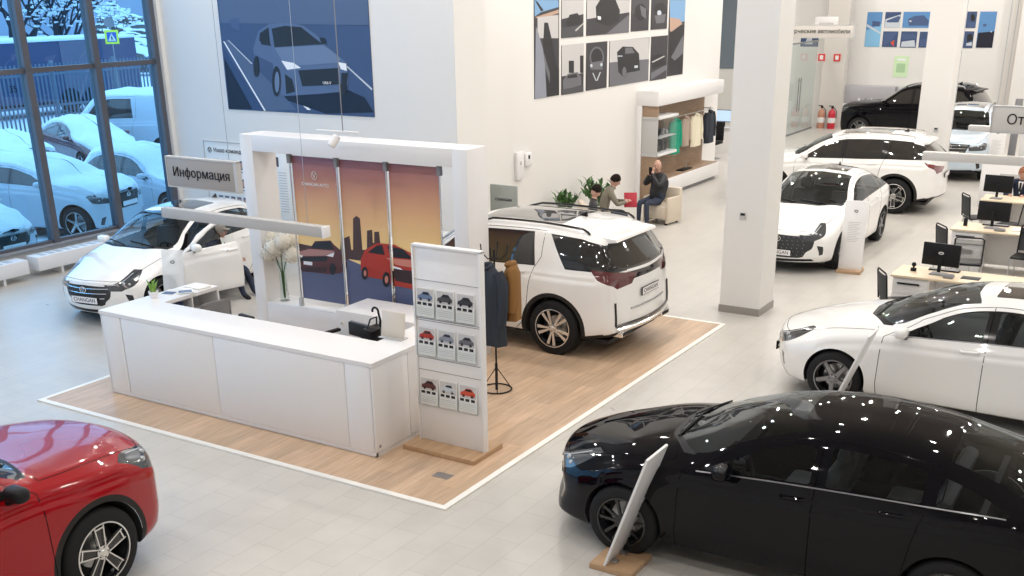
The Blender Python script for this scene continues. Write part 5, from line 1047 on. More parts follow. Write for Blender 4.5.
for k in range(9):
    a = k*.78; c = Vector((.23*math.cos(a)*(k > 0), .13*math.sin(a)*(k > 0), .80+.12*math.sin(k*2.1))); m = MB()
    for q in range(70):
        th = math.acos(1-2*(q+.5)/70); ph = q*2.39996; d = Vector((math.sin(th)*math.cos(ph), math.sin(th)*math.sin(ph), math.cos(th))); p = c+d*.135; u = d.orthogonal().normalized(); v = d.cross(u); r = .028
        for e_ in range(4):
            an = e_*PI/2+q; e1 = u*math.cos(an)+v*math.sin(an); e2 = d.cross(e1); m.add([p, p+e1*r*.6+e2*r*.45+d*.008, p+e1*r*1.1+d*.002, p+e1*r*.6-e2*r*.45+d*.008], [(0, 1, 2, 3)])
    m.ball(c, .11, n=10); m.build('flower_head', 'petal', t, fix=False)
# spotlight on a track over the frame
t = thing('track_spotlight', (-9.75, 11.35, 2.98), 'white spotlight hanging on a cable over the white frame', 'spotlight')
MB().tube([(0.1, 0, .06), (.1, 0, CEIL-2.98)], .007, n=6).build('cable', 'grey', t); MB().rbox(-.35, -.02, .04, .35, .02, .07, .005).build('track', 'white', t)
MB().lathe([(.001, 0), (.05, 0), (.055, .02), (.055, .15), (.045, .16), (.001, .10)], Tm((0, 0, .0), rx=R(150), ry=R(25)), 20).build('lamp_head', 'white', t); MB().lathe([(.001, .125), (.044, .125)], Tm((0, 0, .0), rx=R(150), ry=R(25)), 20).build('lamp_glass', 'gloss', t)

# ---------------------------------------------------------------- brochure stand
sx0, sx1, sy = -6.90, -6.05, 9.12
t = thing('brochure_stand', (-6.5, 9.14, .014), 'tall white brochure stand with three rows of pockets on a wooden base', 'display stand')
MB().rbox(-.48, -.28, 0, .46, .30, .055, .004).build('base', 'oak', t)
MB().rbox(-.40, -.025, .055, .42, .035, 2.235, .004).build('panel', 'white', t)
MB().rbox(-.42, -.045, .05, -.40, .04, 2.25, .003).rbox(.42, -.045, .05, .445, .04, 2.25, .003).rbox(-.42, -.045, 2.235, .445, .04, 2.26, .003).build('frame', 'white', t)
rows = (1.60, 1.17, .60)
m = MB()
for zz in (1.88, 1.46, 1.44, 1.02, .88): m.box(-.40, -.028, zz, .42, -.024, zz+.005)
m.build('panel_seam', 'grey', t)
for zz in rows:
    m = MB().box(-.40, -.075, zz-.12, .38, -.070, zz+.03).box(-.40, -.07, zz-.12, .38, -.026, zz-.115)
    for x in (-.402, -.135, .122, .378): m.box(x, -.075, zz-.12, x+.004, -.026, zz+.05)
    m.build('acrylic_pocket', 'fineglass', t)
pics = [('silver car', 'c2'), ('black car', 'gd'), ('dark grey car', 'bg'), ('red car', 'su_c2'), ('blue grey car', 'gs'), ('grey car', 'gm'), ('dark red car', 'su_c1'), ('white car', 'w2'), ('bright red car', 'red')]
rown = ('top', 'middle', 'bottom'); coln = ('left', 'centre', 'right')
for k in range(9):
    r_, c_ = divmod(k, 3); x = -6.5-.40+.135+c_*.257; z0 = rows[r_]+.014-.11; y = 9.14-.048; m = MB()
    T = Tm((x, y, z0), rx=R(-3))
    m.box(-.115, -.004, 0, .115, .004, .31, 0, T=T); m.box(-.105, -.006, .165, .105, -.004, .30, 1, T=T)
    carp = [(-.095, .19), (-.09, .225), (-.05, .24), (-.02, .272), (.045, .272), (.075, .238), (.095, .225), (.092, .19)]
    m.prism([(p[0], p[1]) for p in carp], -.0085, -.006, 'XZ', 2, T=T); m.prism([(-.04, .243), (-.015, .266), (.04, .266), (.06, .24)], -.0095, -.0085, 'XZ', 3, T=T)
    for wx in (-.055, .055): m.lathe([(.001, .0), (.018, 0), (.018, -.002), (.001, -.002)], T @ Tm((wx, -.0085, .19), rx=R(90)), 10, 3)
    for q in range(3): m.box(-.10+q*.07, -.006, .125, -.05+q*.07, -.004, .155, 3, T=T)
    for q in range(4): m.box(-.10, -.0055, .03+q*.02, .095, -.004, .034+q*.02, 4, T=T)
    tag(m.build('brochure', ['paper', am('gl'), am(pics[k][1]), am('k'), 'lightgrey']), 'brochure with a %s in the %s row, %s pocket of the stand' % (pics[k][0], rown[r_], coln[c_]), 'brochure', 'brochures in the stand')
# coat stand and coats
t = thing('coat_stand', (-7.13, 11.03, .014), 'dark metal coat stand with a ring base on the timber floor', 'coat stand')
MB().tube([(.19*math.cos(a), .19*math.sin(a), .012) for a in np.linspace(0, 2*PI, 33)[:-1]], .009, n=8, closed=True).build('base_ring', 'black', t)
MB().tube([(0, 0, .0), (0, 0, .35)], .018).tube([(0, 0, .3), (0, 0, 1.80)], .012).build('pole', 'black', t)
for k in range(4): a = k*PI/2+.6; MB().tube([(.19*math.cos(a), .19*math.sin(a), .012), (0, 0, .30)], .006, n=6).build('brace', 'black', t)
for k in range(4): a = k*PI/2+.3; MB().tube([(0, 0, 1.70), (.08*math.cos(a), .08*math.sin(a), 1.68), (.16*math.cos(a), .16*math.sin(a), 1.76), (.17*math.cos(a), .17*math.sin(a), 1.86)], .008, n=6).build('hook', 'black', t)
def coat(x, y, z, rz, L, w_, d_, m_, label, cat, group=None, sleeves=True, hanger=True, name='coat', col2=None):
    t = thing(name, (x, y, z), label, cat, rz, group); m = MB(); n = 28; rows = 12
    def P(i, j):
        s = i; a = j*2*PI; tw = w_*(.38+.62*min(1, (s/.16))**.7) if s < .16 else w_*(1+.12*(s-.16)); td = d_*(.5+.5*min(1, s/.16))*(1+.10*s)
        wob = 1+.07*s*math.sin(7*a+5*s)+.04*math.sin(3*a+1)
        return (tw/2*math.cos(a)*wob, td/2*math.sin(a)*wob, -L*s+.0)
    m.grid(P, rows, n); m.build('coat_body', m_, t)
    if sleeves:
        for s in (1, -1): MB().tube([(s*w_*.40, 0, -.05), (s*w_*.55, .01, -.18), (s*w_*.60, -.01, -.42), (s*w_*.58, -.02, -min(L*.82, .68))], [.065, .07, .062, .05], n=10).build('sleeve', m_, t)
    MB().tube([(w_*.14*math.cos(a), d_*.25*math.sin(a)-.02, .0+.015*math.sin(a)) for a in np.linspace(0, 2*PI, 13)[:-1]], .03 if sleeves else .012, n=6, closed=True).build('collar', col2 or m_, t)
    if hanger: MB().tube([(-w_*.42, 0, -.05), (0, 0, .03), (w_*.42, 0, -.05)], .008).tube([(0, 0, .03), (0, 0, .08), (.02, 0, .11), (0, 0, .13)], .004, n=5).build('hanger', 'grey', t)
    return t
M['navy_cloth'] = mat('dark_navy_cloth', (.022, .028, .040), .85, bump=.2, bscale=60)
M['ochre_cloth'] = mat('ochre_cloth', (.24, .115, .03), .85, bump=.2, bscale=60)
coat(-7.15, 10.92, 1.63, R(-20), .96, .50, .26, 'navy_cloth', 'dark navy padded coat hanging on the coat stand', 'coat', 'coats on the coat stand', hanger=False)
coat(-6.93, 11.12, 1.64, R(-60), .68, .32, .20, 'ochre_cloth', 'ochre brown jacket with a hood hanging on the coat stand', 'coat', 'coats on the coat stand', hanger=False)
# ---------------------------------------------------------------- merchandise unit on the long wall
UX, UY0, UY1 = -11.05, 24.3, 28.3
t = thing('merchandise_unit', (-11.6, UY0, 0), 'white framed display unit with brown oak back on the long wall', 'display unit')
W_, L_ = .55, UY1-UY0
MB().rbox(0, -.06, .0, .13, .0, 2.19, .004).build('frame_edge', 'white', t); MB().rbox(.13, -.02, .0, W_-.01, .0, 2.2, .004).build('side_panel', 'walnut', t); MB().rbox(.13, -.05, 1.03, W_+.01, -.02, 1.09, .003).rbox(.13, -.05, 1.88, W_+.01, -.02, 1.94, .003).rbox(.14, -.035, 1.09, W_, -.022, 1.88, .002).build('cabinet_end', 'lightgrey', t)
MB().rbox(0, -.06, 2.19, W_, L_, 2.52, .004).build('fascia', 'white', t)
MB().box(0, 0, 0, .03, L_, 2.19).build('back_panel', 'walnut', t); MB().box(.03, 0, .5, W_-.02, .012, 2.19).build('side_lining', 'walnut', t)
MB().rbox(.03, .0, .10, W_+.02, L_-.1, .44, .004).build('bench_box', 'white', t); MB().box(.05, .1, .44, W_, L_-.15, .452).build('bench_inlay', 'walnut', t); MB().box(.05, .05, 0, W_-.05, L_-.2, .10).build('plinth', 'grey', t)
MB().rbox(.03, .02, 1.88, W_+.01, 1.12, 1.94, .004).build('shelf', 'white', t); MB().rbox(.03, .02, 1.03, W_+.01, 1.10, 1.09, .004).build('shelf', 'white', t); MB().rbox(.03, .02, 1.44, W_-.02, 1.10, 1.455, .002).build('shelf', 'lightgrey', t)
MB().box(W_-.015, .03, 1.09, W_-.012, 1.08, 1.88).build('glass_front', 'fineglass', t); MB().box(.03, .03, 1.09, .04, 1.08, 1.88).build('cabinet_back', 'lightgrey', t)
MB().tube([(.03, 1.25, 1.80), (.32, 1.25, 1.80), (.32, L_-.1, 1.80), (.03, L_-.1, 1.80)], .012).build('hanging_rail', 'steel', t)
def garment(y, L, w_, m_, label, x=-11.28, group='clothes on the display rail'): return coat(x, y, 1.74, R(90), L, w_, .14, m_, label, 'shirt', group, name='shirt')
M['green_cloth'] = mat('green_cloth', (.0, .30, .18), .8); M['beige_cloth'] = mat('beige_cloth', (.42, .33, .27), .8); M['cream_cloth'] = mat('cream_cloth', (.78, .72, .56), .8)
garment(25.80, .82, .46, 'green_cloth', 'bright green shirt hanging first on the display rail')
garment(26.42, .70, .36, 'beige_cloth', 'dusty pink beige shirt hanging beside the green one')
garment(27.1, .78, .54, 'cream_cloth', 'cream white sweater hanging on the display rail')
garment(28.0, .80, .50, 'navy_cloth', 'black jacket hanging at the right end of the display rail')
for k, (y, z, s, kind, lab) in enumerate(((24.5, 1.455, .1, 'cup', 'black cup, left on the glass shelf'), (24.78, 1.455, .10, 'bag', 'small black case on the glass shelf'), (25.05, 1.455, .09, 'cup', 'grey cup, right on the glass shelf'), (25.27, 1.455, .07, 'bag', 'small grey case, rightmost on the glass shelf'))):
    y -= 0; o = MB()
    if kind == 'cup': o.lathe([(.001, 0), (s*.6, 0), (s*.7, s*1.8), (s*.62, s*1.8), (s*.52, .02), (.001, .02)], Tm((-11.3, y, z)), 14).tube([(-11.3, y+s*.6, z+s*.5), (-11.3, y+s*1.1, z+s*.6), (-11.3, y+s*1.1, z+s*1.2), (-11.3, y+s*.65, z+s*1.3)], .012, n=6)
    else: o.rbox(-11.38, y-s, z, -11.25, y+s, z+s*1.6, .03).tube([(-11.3, y-s*.5, z+s*1.6), (-11.3, y-s*.3, z+s*2.1), (-11.3, y+s*.3, z+s*2.1), (-11.3, y+s*.5, z+s*1.6)], .01, n=6)
    tag(o.build('cup' if kind == 'cup' else 'small_case', 'black' if k < 2 else 'grey'), lab, 'cup' if kind == 'cup' else 'case', 'goods on the display shelves')
for k, (y, lab) in enumerate(((24.55, 'black angled stand, leftmost on the lower display shelf'), (24.85, 'black angled stand, second on the lower display shelf'), (25.15, 'black angled stand, third on the lower display shelf'))):
    tag(MB().prism([(y-.14, 1.09), (y-.10, 1.09), (y+.02, 1.15), (y+.08, 1.36), (y+.12, 1.36), (y+.07, 1.09), (y+.0, 1.09), (y-.08, 1.30), (y-.12, 1.30)], -11.34, -11.24, 'YZ').build('shoe_stand', 'black'), lab, 'stand', 'stands on the lower display shelf')
t = thing('model_holder', (-11.25, 26.4, .452), 'small dark object with a steel pin on the display bench', 'ornament'); MB().rbox(-.1, -.3, 0, .1, .3, .03, .01).build('base', 'black', t); MB().tube([(0, .1, .03), (0, .12, .16), (0, .05, .2)], .012).build('pin', 'steel', t)

# ---------------------------------------------------------------- people
def skin_mesh(J, E_, rad, name):
    names = list(J); me = bpy.data.meshes.new(name); me.from_pydata([J[n] for n in names], [(names.index(a), names.index(b)) for a, b in E_], []); o = bpy.data.objects.new(name, me); C.objects.link(o)
    md = o.modifiers.new('skin', 'SKIN'); md.use_smooth_shade = True
    for i, n in enumerate(names):
        r = rad[n]; me.skin_vertices[0].data[i].radius = r if isinstance(r, tuple) else (r, r)
    me.skin_vertices[0].data[0].use_root = True
    s = o.modifiers.new('sub', 'SUBSURF'); s.levels = 2; s.render_levels = 2
    dg = bpy.context.evaluated_depsgraph_get(); m2 = bpy.data.meshes.new_from_object(o.evaluated_get(dg)); vs = [v.co.copy() for v in m2.vertices]; fs = [tuple(p.vertices) for p in m2.polygons]
    bpy.data.objects.remove(o); return vs, fs
def person(loc, rz, label, J, top, legs, hair='hair', shoes='black', bald=False, name='person', cap=None, look=(1, 0, 0), bulk=1.0, tie=False, shirt='plate', inner=None, group=None):
    """sits at its origin facing +x; J overrides joints"""
    t = thing(name, loc, label, 'person', rz, group)
    D = dict(pelvis=(0, 0, .56), spine=(-.02, 0, .75), chest=(-.02, 0, .96), neck=(0, 0, 1.12), head=(.03, 0, 1.20),
             lsh=(-.02, .17, 1.03), lel=(.05, .26, .78), lwr=(.27, .18, .72), lha=(.34, .14, .72), rsh=(-.02, -.17, 1.03), rel=(.05, -.26, .78), rwr=(.27, -.18, .72), rha=(.34, -.14, .72),
             lhi=(.05, .10, .54), lkn=(.44, .13, .54), lan=(.42, .13, .12), lto=(.56, .14, .05), rhi=(.05, -.10, .54), rkn=(.44, -.13, .54), ran=(.42, -.13, .12), rto=(.56, -.14, .05))
    D.update(J)
    E_ = [('pelvis', 'spine'), ('spine', 'chest'), ('chest', 'neck'), ('neck', 'head'), ('chest', 'lsh'), ('lsh', 'lel'), ('lel', 'lwr'), ('lwr', 'lha'), ('chest', 'rsh'), ('rsh', 'rel'), ('rel', 'rwr'), ('rwr', 'rha'), ('pelvis', 'lhi'), ('lhi', 'lkn'), ('lkn', 'lan'), ('lan', 'lto'), ('pelvis', 'rhi'), ('rhi', 'rkn'), ('rkn', 'ran'), ('ran', 'rto')]
    rad = dict(pelvis=(.15, .13), spine=(.15, .12), chest=(.17, .13), neck=.055, head=.06, lsh=.075, rsh=.075, lel=.05, rel=.05, lwr=.035, rwr=.035, lha=(.042, .025), rha=(.042, .025), lhi=.09, rhi=.09, lkn=.065, rkn=.065, lan=.045, ran=.045, lto=(.045, .035), rto=(.045, .035))
    for q in ('spine', 'chest', 'lsh', 'rsh', 'lel', 'rel'): rad[q] = tuple(v*bulk for v in rad[q]) if isinstance(rad[q], tuple) else rad[q]*bulk
    vs, fs = skin_mesh(D, E_, rad, 'body'); seg = {('chest', 'neck'): 0}
    region = {}
    for a, b in E_:
        if b in ('lha', 'rha', 'head'): r = 'skin'
        elif b in ('lkn', 'rkn', 'lan', 'ran', 'lhi', 'rhi'): r = 'legs'
        elif b in ('lto', 'rto'): r = 'shoe'
        else: r = 'top'
        region[(a, b)] = r
    V = {k: np.array(v) for k, v in D.items()}; vv = np.array([tuple(v) for v in vs])
    best = np.full(len(vv), 9.); who = np.zeros(len(vv), int); keys = list(region)
    for i, (a, b) in enumerate(keys):
        A_, B_ = V[a], V[b]; ab = B_-A_; q = np.clip(((vv-A_)@ab)/(ab@ab), 0, 1); d = np.linalg.norm(vv-(A_+q[:, None]*ab), axis=1); m = d < best-.003; best[m] = d[m]; who[m] = i
    mats = [top, legs, 'skin', shoes]; mid = {'top': 0, 'legs': 1, 'skin': 2, 'shoe': 3}
    m = MB()
    for f in fs:
        c = np.bincount([who[i] for i in f]).argmax(); m.f.append(f); m.mi.append(mid[region[keys[c]]]); m.sm.append(True)
    m.v = [tuple(v) for v in vs]
    # head
    lk = Vector(look).normalized(); H0 = Vector(D['head'])+Vector((0, 0, .075))+lk*.015; rot = lk.to_track_quat('X', 'Z').to_matrix().to_4x4(); T = Matrix.Translation(H0) @ rot
    m.ball((0, 0, .01), .1, 2, 16, (.98, .76, 1.18), T); m.ball((.02, 0, -.065), .06, 2, 12, (1.0, .85, .75), T); m.ball((.10, 0, -.01), .018, 2, 8, (1.1, .8, 1.4), T)
    for s in (1, -1): m.ball((-.0, s*.078, -.005), .024, 2, 8, (.7, .45, 1.2), T)
    m.ball((.082, 0, -.055), .02, 4, 8, (.5, 1.2, .35), T)
    for s in (1, -1): m.ball((.085, s*.032, .022), .011, 5, 6, (.6, 1, .8), T)
    # fingers and thumb
    for s, w_, h_ in ((1, 'lwr', 'lha'), (-1, 'rwr', 'rha')):
        a, b = Vector(D[w_]), Vector(D[h_]); d = (b-a).normalized(); sd = d.cross(Vector((0, 0, 1))); sd = sd.normalized() if sd.length > .1 else Vector((0, 1, 0)); up = sd.cross(d)
        for k in range(4):
            o = (k-1.5)*.017; L_ = (.055, .065, .062, .05)[k]; p = b+d*.02+sd*o; m.tube([p, p+d*L_*.55-up*.008, p+d*L_*.9-up*.03], [.0085, .008, .006], 2, 6)
        p = a+d*.03-sd*s*.03; m.tube([p, p+d*.03-sd*s*.02, p+d*.055-sd*s*.02-up*.012], [.011, .009, .007], 2, 6)
    body = m.build('body', mats+['lamp_red' if 0 else mat('lip', (.35, .13, .11), .5) if 'lip' not in M else M['lip'], 'black'], t, fix=False)
    if not bald and not cap:
        h = MB(); n = 16
        def hp(i, j): th = PI*.60*i; ph = 2*PI*j; r = .112*(1+.03*math.sin(9*ph)); front = max(0, math.cos(ph)); th *= 1-.42*front; return T @ Vector((-.008+r*math.sin(th)*math.cos(ph), r*.82*math.sin(th)*math.sin(ph), .012+r*1.16*math.cos(th)))
        h.grid(hp, 8, n); h.build('hair', hair, t)
    if bald:
        h = MB()
        for s in (1, -1): h.tube([T @ Vector((.0, s*.076, .03)), T @ Vector((-.05, s*.068, .02)), T @ Vector((-.095, s*.02, .0))], .014, n=6)
        h.build('hair', 'grey', t)
    if cap:
        h = MB(); h.ball((-.012, 0, .035), .106, 0, 16, (1.05, .86, 1.05), T); h.rbox(.06, -.06, .04, .16, .06, .055, .007, T=T); h.build('cap', cap, t)
    if tie:
        c = V['chest']; n_ = V['neck']
        MB().add([(c[0]+.125, -.05, n_[2]-.05), (c[0]+.125, .05, n_[2]-.05), (c[0]+.155, .0, c[2]-.16), (c[0]+.09, -.04, n_[2]), (c[0]+.09, .04, n_[2])], [(0, 1, 2), (0, 3, 4, 1)]).build('shirt_front', 'plate', t)
        MB().rbox(c[0]+.13, -.018, c[2]-.10, c[0]+.16, .018, n_[2]-.05, .006).build('tie', 'black', t)
    MB().tube([tuple(Vector(D['neck'])+Vector((.055*math.cos(a), .062*math.sin(a), -.02))) for a in np.linspace(0, 2*PI, 13)[:-1]], .018, n=6, closed=True).build('collar', inner or top, t)
    return t
M['lip'] = mat('lip', (.35, .13, .11), .5)
M['jeans'] = mat('dark_jeans', (.035, .045, .075), .85); M['blackjacket'] = mat('black_jacket', (.02, .02, .025), .6); M['olive'] = mat('olive_vest', (.20, .18, .14), .85); M['suit'] = mat('navy_suit', (.02, .028, .06), .8)
M['beigesofa'] = mat('beige_leather', (.62, .54, .44), .5)
# beige armchairs and low sofa, seen from the side; people face away from the wall towards the hall
def armchair(x, y, rz, label):
    t = thing('armchair', (x, y, 0), label, 'armchair', rz, 'beige lounge chairs')
    MB().rbox(-.28, -.25, .12, .28, .25, .41, .05).build('seat', 'beigesofa', t); MB().rbox(-.36, -.31, .06, -.24, .31, .74, .03).build('backrest', 'beigesofa', t)
    for s in (1, -1): MB().rbox(-.34, s*.28-.035, .04, .24, s*.28+.035, .58, .02).build('armrest', 'beigesofa', t)
    for sx in (-.24, .2):
        for sy in (-.25, .25): MB().box(sx-.02, sy-.02, 0, sx+.02, sy+.02, .06).build('leg', 'black', t)
armchair(-9.85, 21.95, R(-97), 'beige armchair with the bald man, nearest the display unit')
armchair(-10.34, 19.88, R(35), 'beige armchair behind the young man with the red book')
armchair(-9.86, 18.5, R(30), 'beige armchair mostly hidden behind the white family car')
person((-9.90, 21.86, -.05), R(-112), 'bald bearded man in a black jacket holding a phone to his face', dict(lwr=(.24, .06, 1.12), lel=(.20, .22, .88), lha=(.20, .04, 1.20), rel=(.20, -.22, .88), rwr=(.24, -.05, 1.08), rha=(.21, -.04, 1.16), lkn=(.42, .10, .54), rkn=(.44, -.10, .54)), 'blackjacket', 'jeans', bald=True, look=(.8, .45, -.05), bulk=1.28)
person((-10.22, 19.95, -.05), R(35), 'young man in an olive vest bent over the phone in his hands', dict(chest=(.10, 0, .94), neck=(.17, 0, 1.07), head=(.21, 0, 1.13), lsh=(.10, .17, 1.0), rsh=(.10, -.17, 1.0), lel=(.24, .24, .76), rel=(.24, -.24, .76), lwr=(.42, .08, .78), rwr=(.42, -.08, .78), lha=(.48, .05, .80), rha=(.48, -.05, .80)), 'olive', 'jeans', look=(.85, 0, -.5))
person((-9.72, 18.55, -.08), R(30), 'dark haired person whose head shows above the white family car roof', dict(), 'blackjacket', 'jeans', look=(.7, .4, -.6))
t = thing('phone', (-9.98, 21.62, 1.14), 'dark phone held by the bald man in the black jacket', 'phone'); MB().rbox(-.04, -.006, -.08, .04, .006, .08, .005).build('phone_body', 'black', t)
o = MB().rbox(-.13, -.02, 0, .13, .02, .30, .008, T=Tm((-9.80, 20.32, .60), rz=R(30), rx=R(-25))).build('red_book', mat('red_cover', (.42, .02, .04), .6)); tag(o, 'red folded book on the lap of the young man', 'book')

# ---------------------------------------------------------------- plants
def bush(x, y, h, r, n, label, m_='leaf', arch=1.0):
    t = thing('potted_plant', (x, y, 0), label, 'plant', group='potted plants by the long wall')
    MB().lathe([(.001, 0), (.15, 0), (.20, .38), (.17, .38), (.15, .32), (.001, .32)], n=20).build('pot', 'white', t)
    s = MB(); L_ = MB()
    for k in range(n):
        a = k*2.4; rr = r*(.35+.65*((k*7) % 11)/11); hh = h*(.55+.45*((k*5) % 9)/9); p0 = Vector((.05*math.cos(a), .05*math.sin(a), .32)); p2 = Vector((rr*math.cos(a), rr*math.sin(a), hh)); p1 = p0.lerp(p2, .5)+Vector((0, 0, .12*arch))
        s.tube([p0, p1, p2], .006, n=5)
        for q in range(6):
            f = .3+.7*q/5; c = p0.lerp(p2, f)+Vector((0, 0, .12*arch*4*f*(1-f)*.5)); az = a+(q % 2*2-1)*.9+q; blade(L_, tuple(c), az, .7, random.uniform(.13, .22), .07)
    s.build('stems', m_, t, fix=False); L_.build('leaves', m_, t, fix=False)
bush(-11.2, 20.15, .82, .30, 16, 'low dark green potted plant by the long wall, left of the two')
bush(-11.1, 21.3, .95, .42, 14, 'taller green potted plant with long leaves, right of the two')

# ---------------------------------------------------------------- sales desks
def sdesk(x, y, w_, label, drawers=True):
    t = thing('sales_desk', (x, y, 0), label, 'desk', group='sales desks'); d = .72
    MB().rbox(0, 0, .715, w_, d, .745, .003).build('desk_top', 'desk', t)
    MB().rbox(.03, .05, 0, .55, d-.03, .715, .003).build('drawer_unit', 'white', t)
    for z in (.50, .26): f = MB().rbox(.05, .035, z-.03, .53, .05, z+.18, .002).build('drawer', 'white', t); MB().rbox(.10, .015, z+.11, .42, .035, z+.135, .005).build('handle', 'black', f)
    MB().box(.55, d-.10, .05, w_-.05, d-.07, .71).build('front_panel', 'white', t)
    for sx in (w_-.08,):
        for sy in (.06, d-.06): MB().box(sx-.02, sy-.02, 0, sx+.02, sy+.02, .715).build('leg', 'lightgrey', t)
def monitor(x, y, z, rz, label, logo=True):
    t = thing('monitor', (x, y, z), label, 'monitor', rz, 'desk monitors')
    MB().rbox(-.27, -.02, .12, .27, .02, .45, .006).build('housing', 'black', t); MB().box(-.26, -.023, .13, .26, -.02, .44).build('screen', 'gloss', t) if False else MB().box(-.255, .02, .135, .255, .023, .435).build('screen', 'gloss', t)
    MB().rbox(-.025, -.045, .03, .025, -.02, .28, .006).build('stand_neck', 'black', t); MB().rbox(-.11, -.14, 0, .11, .06, .015, .005).build('stand_foot', 'grey', t)
    if logo: MB().tube([(.035*math.cos(a), -.022, .31+.014*math.sin(a)) for a in np.linspace(0, 2*PI, 13)[:-1]], .006, n=5, closed=True).build('logo', 'plate', t)
def mesh_chair(x, y, rz, label):
    t = thing('mesh_chair', (x, y, 0), label, 'chair', rz, 'mesh visitor chairs')
    MB().rbox(-.23, -.22, .43, .23, .22, .47, .02).build('seat', 'black', t)
    MB().grid(lambda i, j: (-.21+.42*i, -.23-.05*math.sin(j*1.6)-.02*(1-(2*i-1)**2), .50+.38*j), 6, 6).build('backrest', 'greymesh' if 'behind' in label else 'mesh', t)
    MB().tube([(-.22, -.23, .46), (-.22, -.28, .88), (-.18, -.285, .91), (.18, -.285, .91), (.22, -.28, .88), (.22, -.23, .46)], .013).tube([(-.21, -.27, .80), (.21, -.27, .80)], .01).build('back_frame', 'black', t)
    for s in (1, -1):
        MB().tube([(s*.23, .20, .01), (s*.23, .18, .44), (s*.23, .0, .45)], .011, n=6).build('leg', 'steel', t); MB().tube([(s*.23, -.26, .01), (s*.23, -.18, .44), (s*.23, .0, .45)], .011, n=6).build('leg', 'steel', t)
sdesk(-3.66, 16.48, 2.6, 'maple topped white desk behind the white sedan, nearest of the three')
sdesk(-3.60, 20.35, 2.8, 'maple topped white desk, middle of the three')
sdesk(-3.68, 23.55, 3.0, 'maple topped desk of the man in the dark suit')
monitor(-3.05, 16.85, .745, R(-6), 'black monitor with a small white logo on the nearest desk')
monitor(-2.98, 20.75, .745, R(-3), 'black monitor on the middle desk', False)
monitor(-3.42, 23.85, .745, R(-4), 'black monitor beside the man in the dark suit', False)
def small(name, mb, m_, label, cat, group=None): return tag(mb.build(name, m_), label, cat, group)
for x, y, lab in ((-3.02, 17.08, 'nearest'), (-2.95, 20.97, 'middle')):
    t = thing('keyboard', (x, y, .745), 'black keyboard under the screen on the %s desk' % lab, 'keyboard', group='keyboards'); MB().rbox(-.22, -.06, 0, .22, .06, .018, .005).build('keyboard_case', 'black', t); MB().box(-.20, -.045, .018, .20, .045, .022).build('keys', 'grey', t)
small('mouse_pad', MB().rbox(-2.72, 16.68, .745, -2.46, 16.88, .75, .002), 'black', 'black pad lying right of the monitor on the nearest desk', 'pad')
t = thing('desk_camera', (-3.42, 16.85, .745), 'small black gadget left of the monitor on the nearest desk', 'gadget'); MB().rbox(-.04, -.03, 0, .04, .03, .05, .01).build('base', 'black', t); MB().ball((0, 0, .10), .035, n=10).tube([(0, 0, .04), (0, 0, .1)], .012).build('head', 'black', t)
small('pen_cup', MB().lathe([(.001, 0), (.035, 0), (.035, .13), (.03, .13), (.03, .01), (.001, .01)], Tm((-3.42, 20.72, .745)), 14), 'black', 'black pen cup at the left end of the middle desk', 'cup')
small('desk_gadget', MB().rbox(-2.95, 16.58, .745, -2.80, 16.70, .80, .02), 'grey', 'grey box in front of the monitor on the nearest desk', 'box')
small('desk_gadget', MB().rbox(-2.90, 20.44, .745, -2.72, 20.56, .79, .02), 'grey', 'grey box in front of the monitor on the middle desk', 'box')
small('paper_stack', MB().rbox(-2.65, 20.6, .745, -2.25, 20.85, .76, .004), 'paper', 'white papers right of the monitor on the middle desk', 'papers')
small('paper_stack', MB().rbox(-2.75, 23.75, .745, -2.45, 24.0, .755, .003), 'paper', 'white papers in front of the man in the dark suit', 'papers')
mesh_chair(-3.42, 16.10, R(-60), 'black mesh chair at the left end of the nearest desk')
mesh_chair(-3.05, 19.15, R(8), 'black mesh chair seen from behind, right behind the nearest monitor')
mesh_chair(-3.40, 19.9, R(-55), 'black mesh chair at the left end of the middle desk')
mesh_chair(-2.25, 20.0, R(175), 'black visitor seat at the right picture edge before the middle desk')
mesh_chair(-2.95, 22.75, R(75), 'black chair turned sideways behind the middle monitor')
mesh_chair(-3.62, 23.2, R(-60), 'black mesh chair at the left end of the suited man desk')
mesh_chair(-2.35, 22.0, R(178), 'black seat in front of the suited man desk, at the picture edge') if False else None
person((-3.08, 24.75, -.05), R(-95), 'red haired man in a dark suit working at the far desk', dict(chest=(.10, 0, .95), neck=(.15, 0, 1.08), head=(.19, 0, 1.14), lsh=(.09, .17, 1.01), rsh=(.09, -.17, 1.01), lel=(.28, .25, .82), rel=(.28, -.25, .82), lwr=(.46, .12, .80), rwr=(.46, -.12, .80), lha=(.53, .1, .80), rha=(.53, -.1, .80)), 'suit', 'suit', hair=mat('ginger_hair', (.30, .11, .05), .7), look=(.8, .2, -.35), tie=True)
t = thing('office_chair', (-3.06, 24.85, 0), 'black office chair under the man in the dark suit', 'chair', R(80), 'desk chairs'); MB().rbox(-.24, -.24, .42, .24, .24, .47, .03).build('seat', 'black', t); MB().tube([(0, 0, 0.03), (0, 0, .42)], .03).lathe([(.001, 0), (.28, .0), (.26, .03), (.001, .05)], n=10).build('pedestal', 'steel', t); MB().rbox(-.22, .30, .55, .22, .34, 1.0, .02).tube([(0, .2, .44), (0, .3, .5), (0, .32, .6)], .02).build('backrest', 'mesh', t)

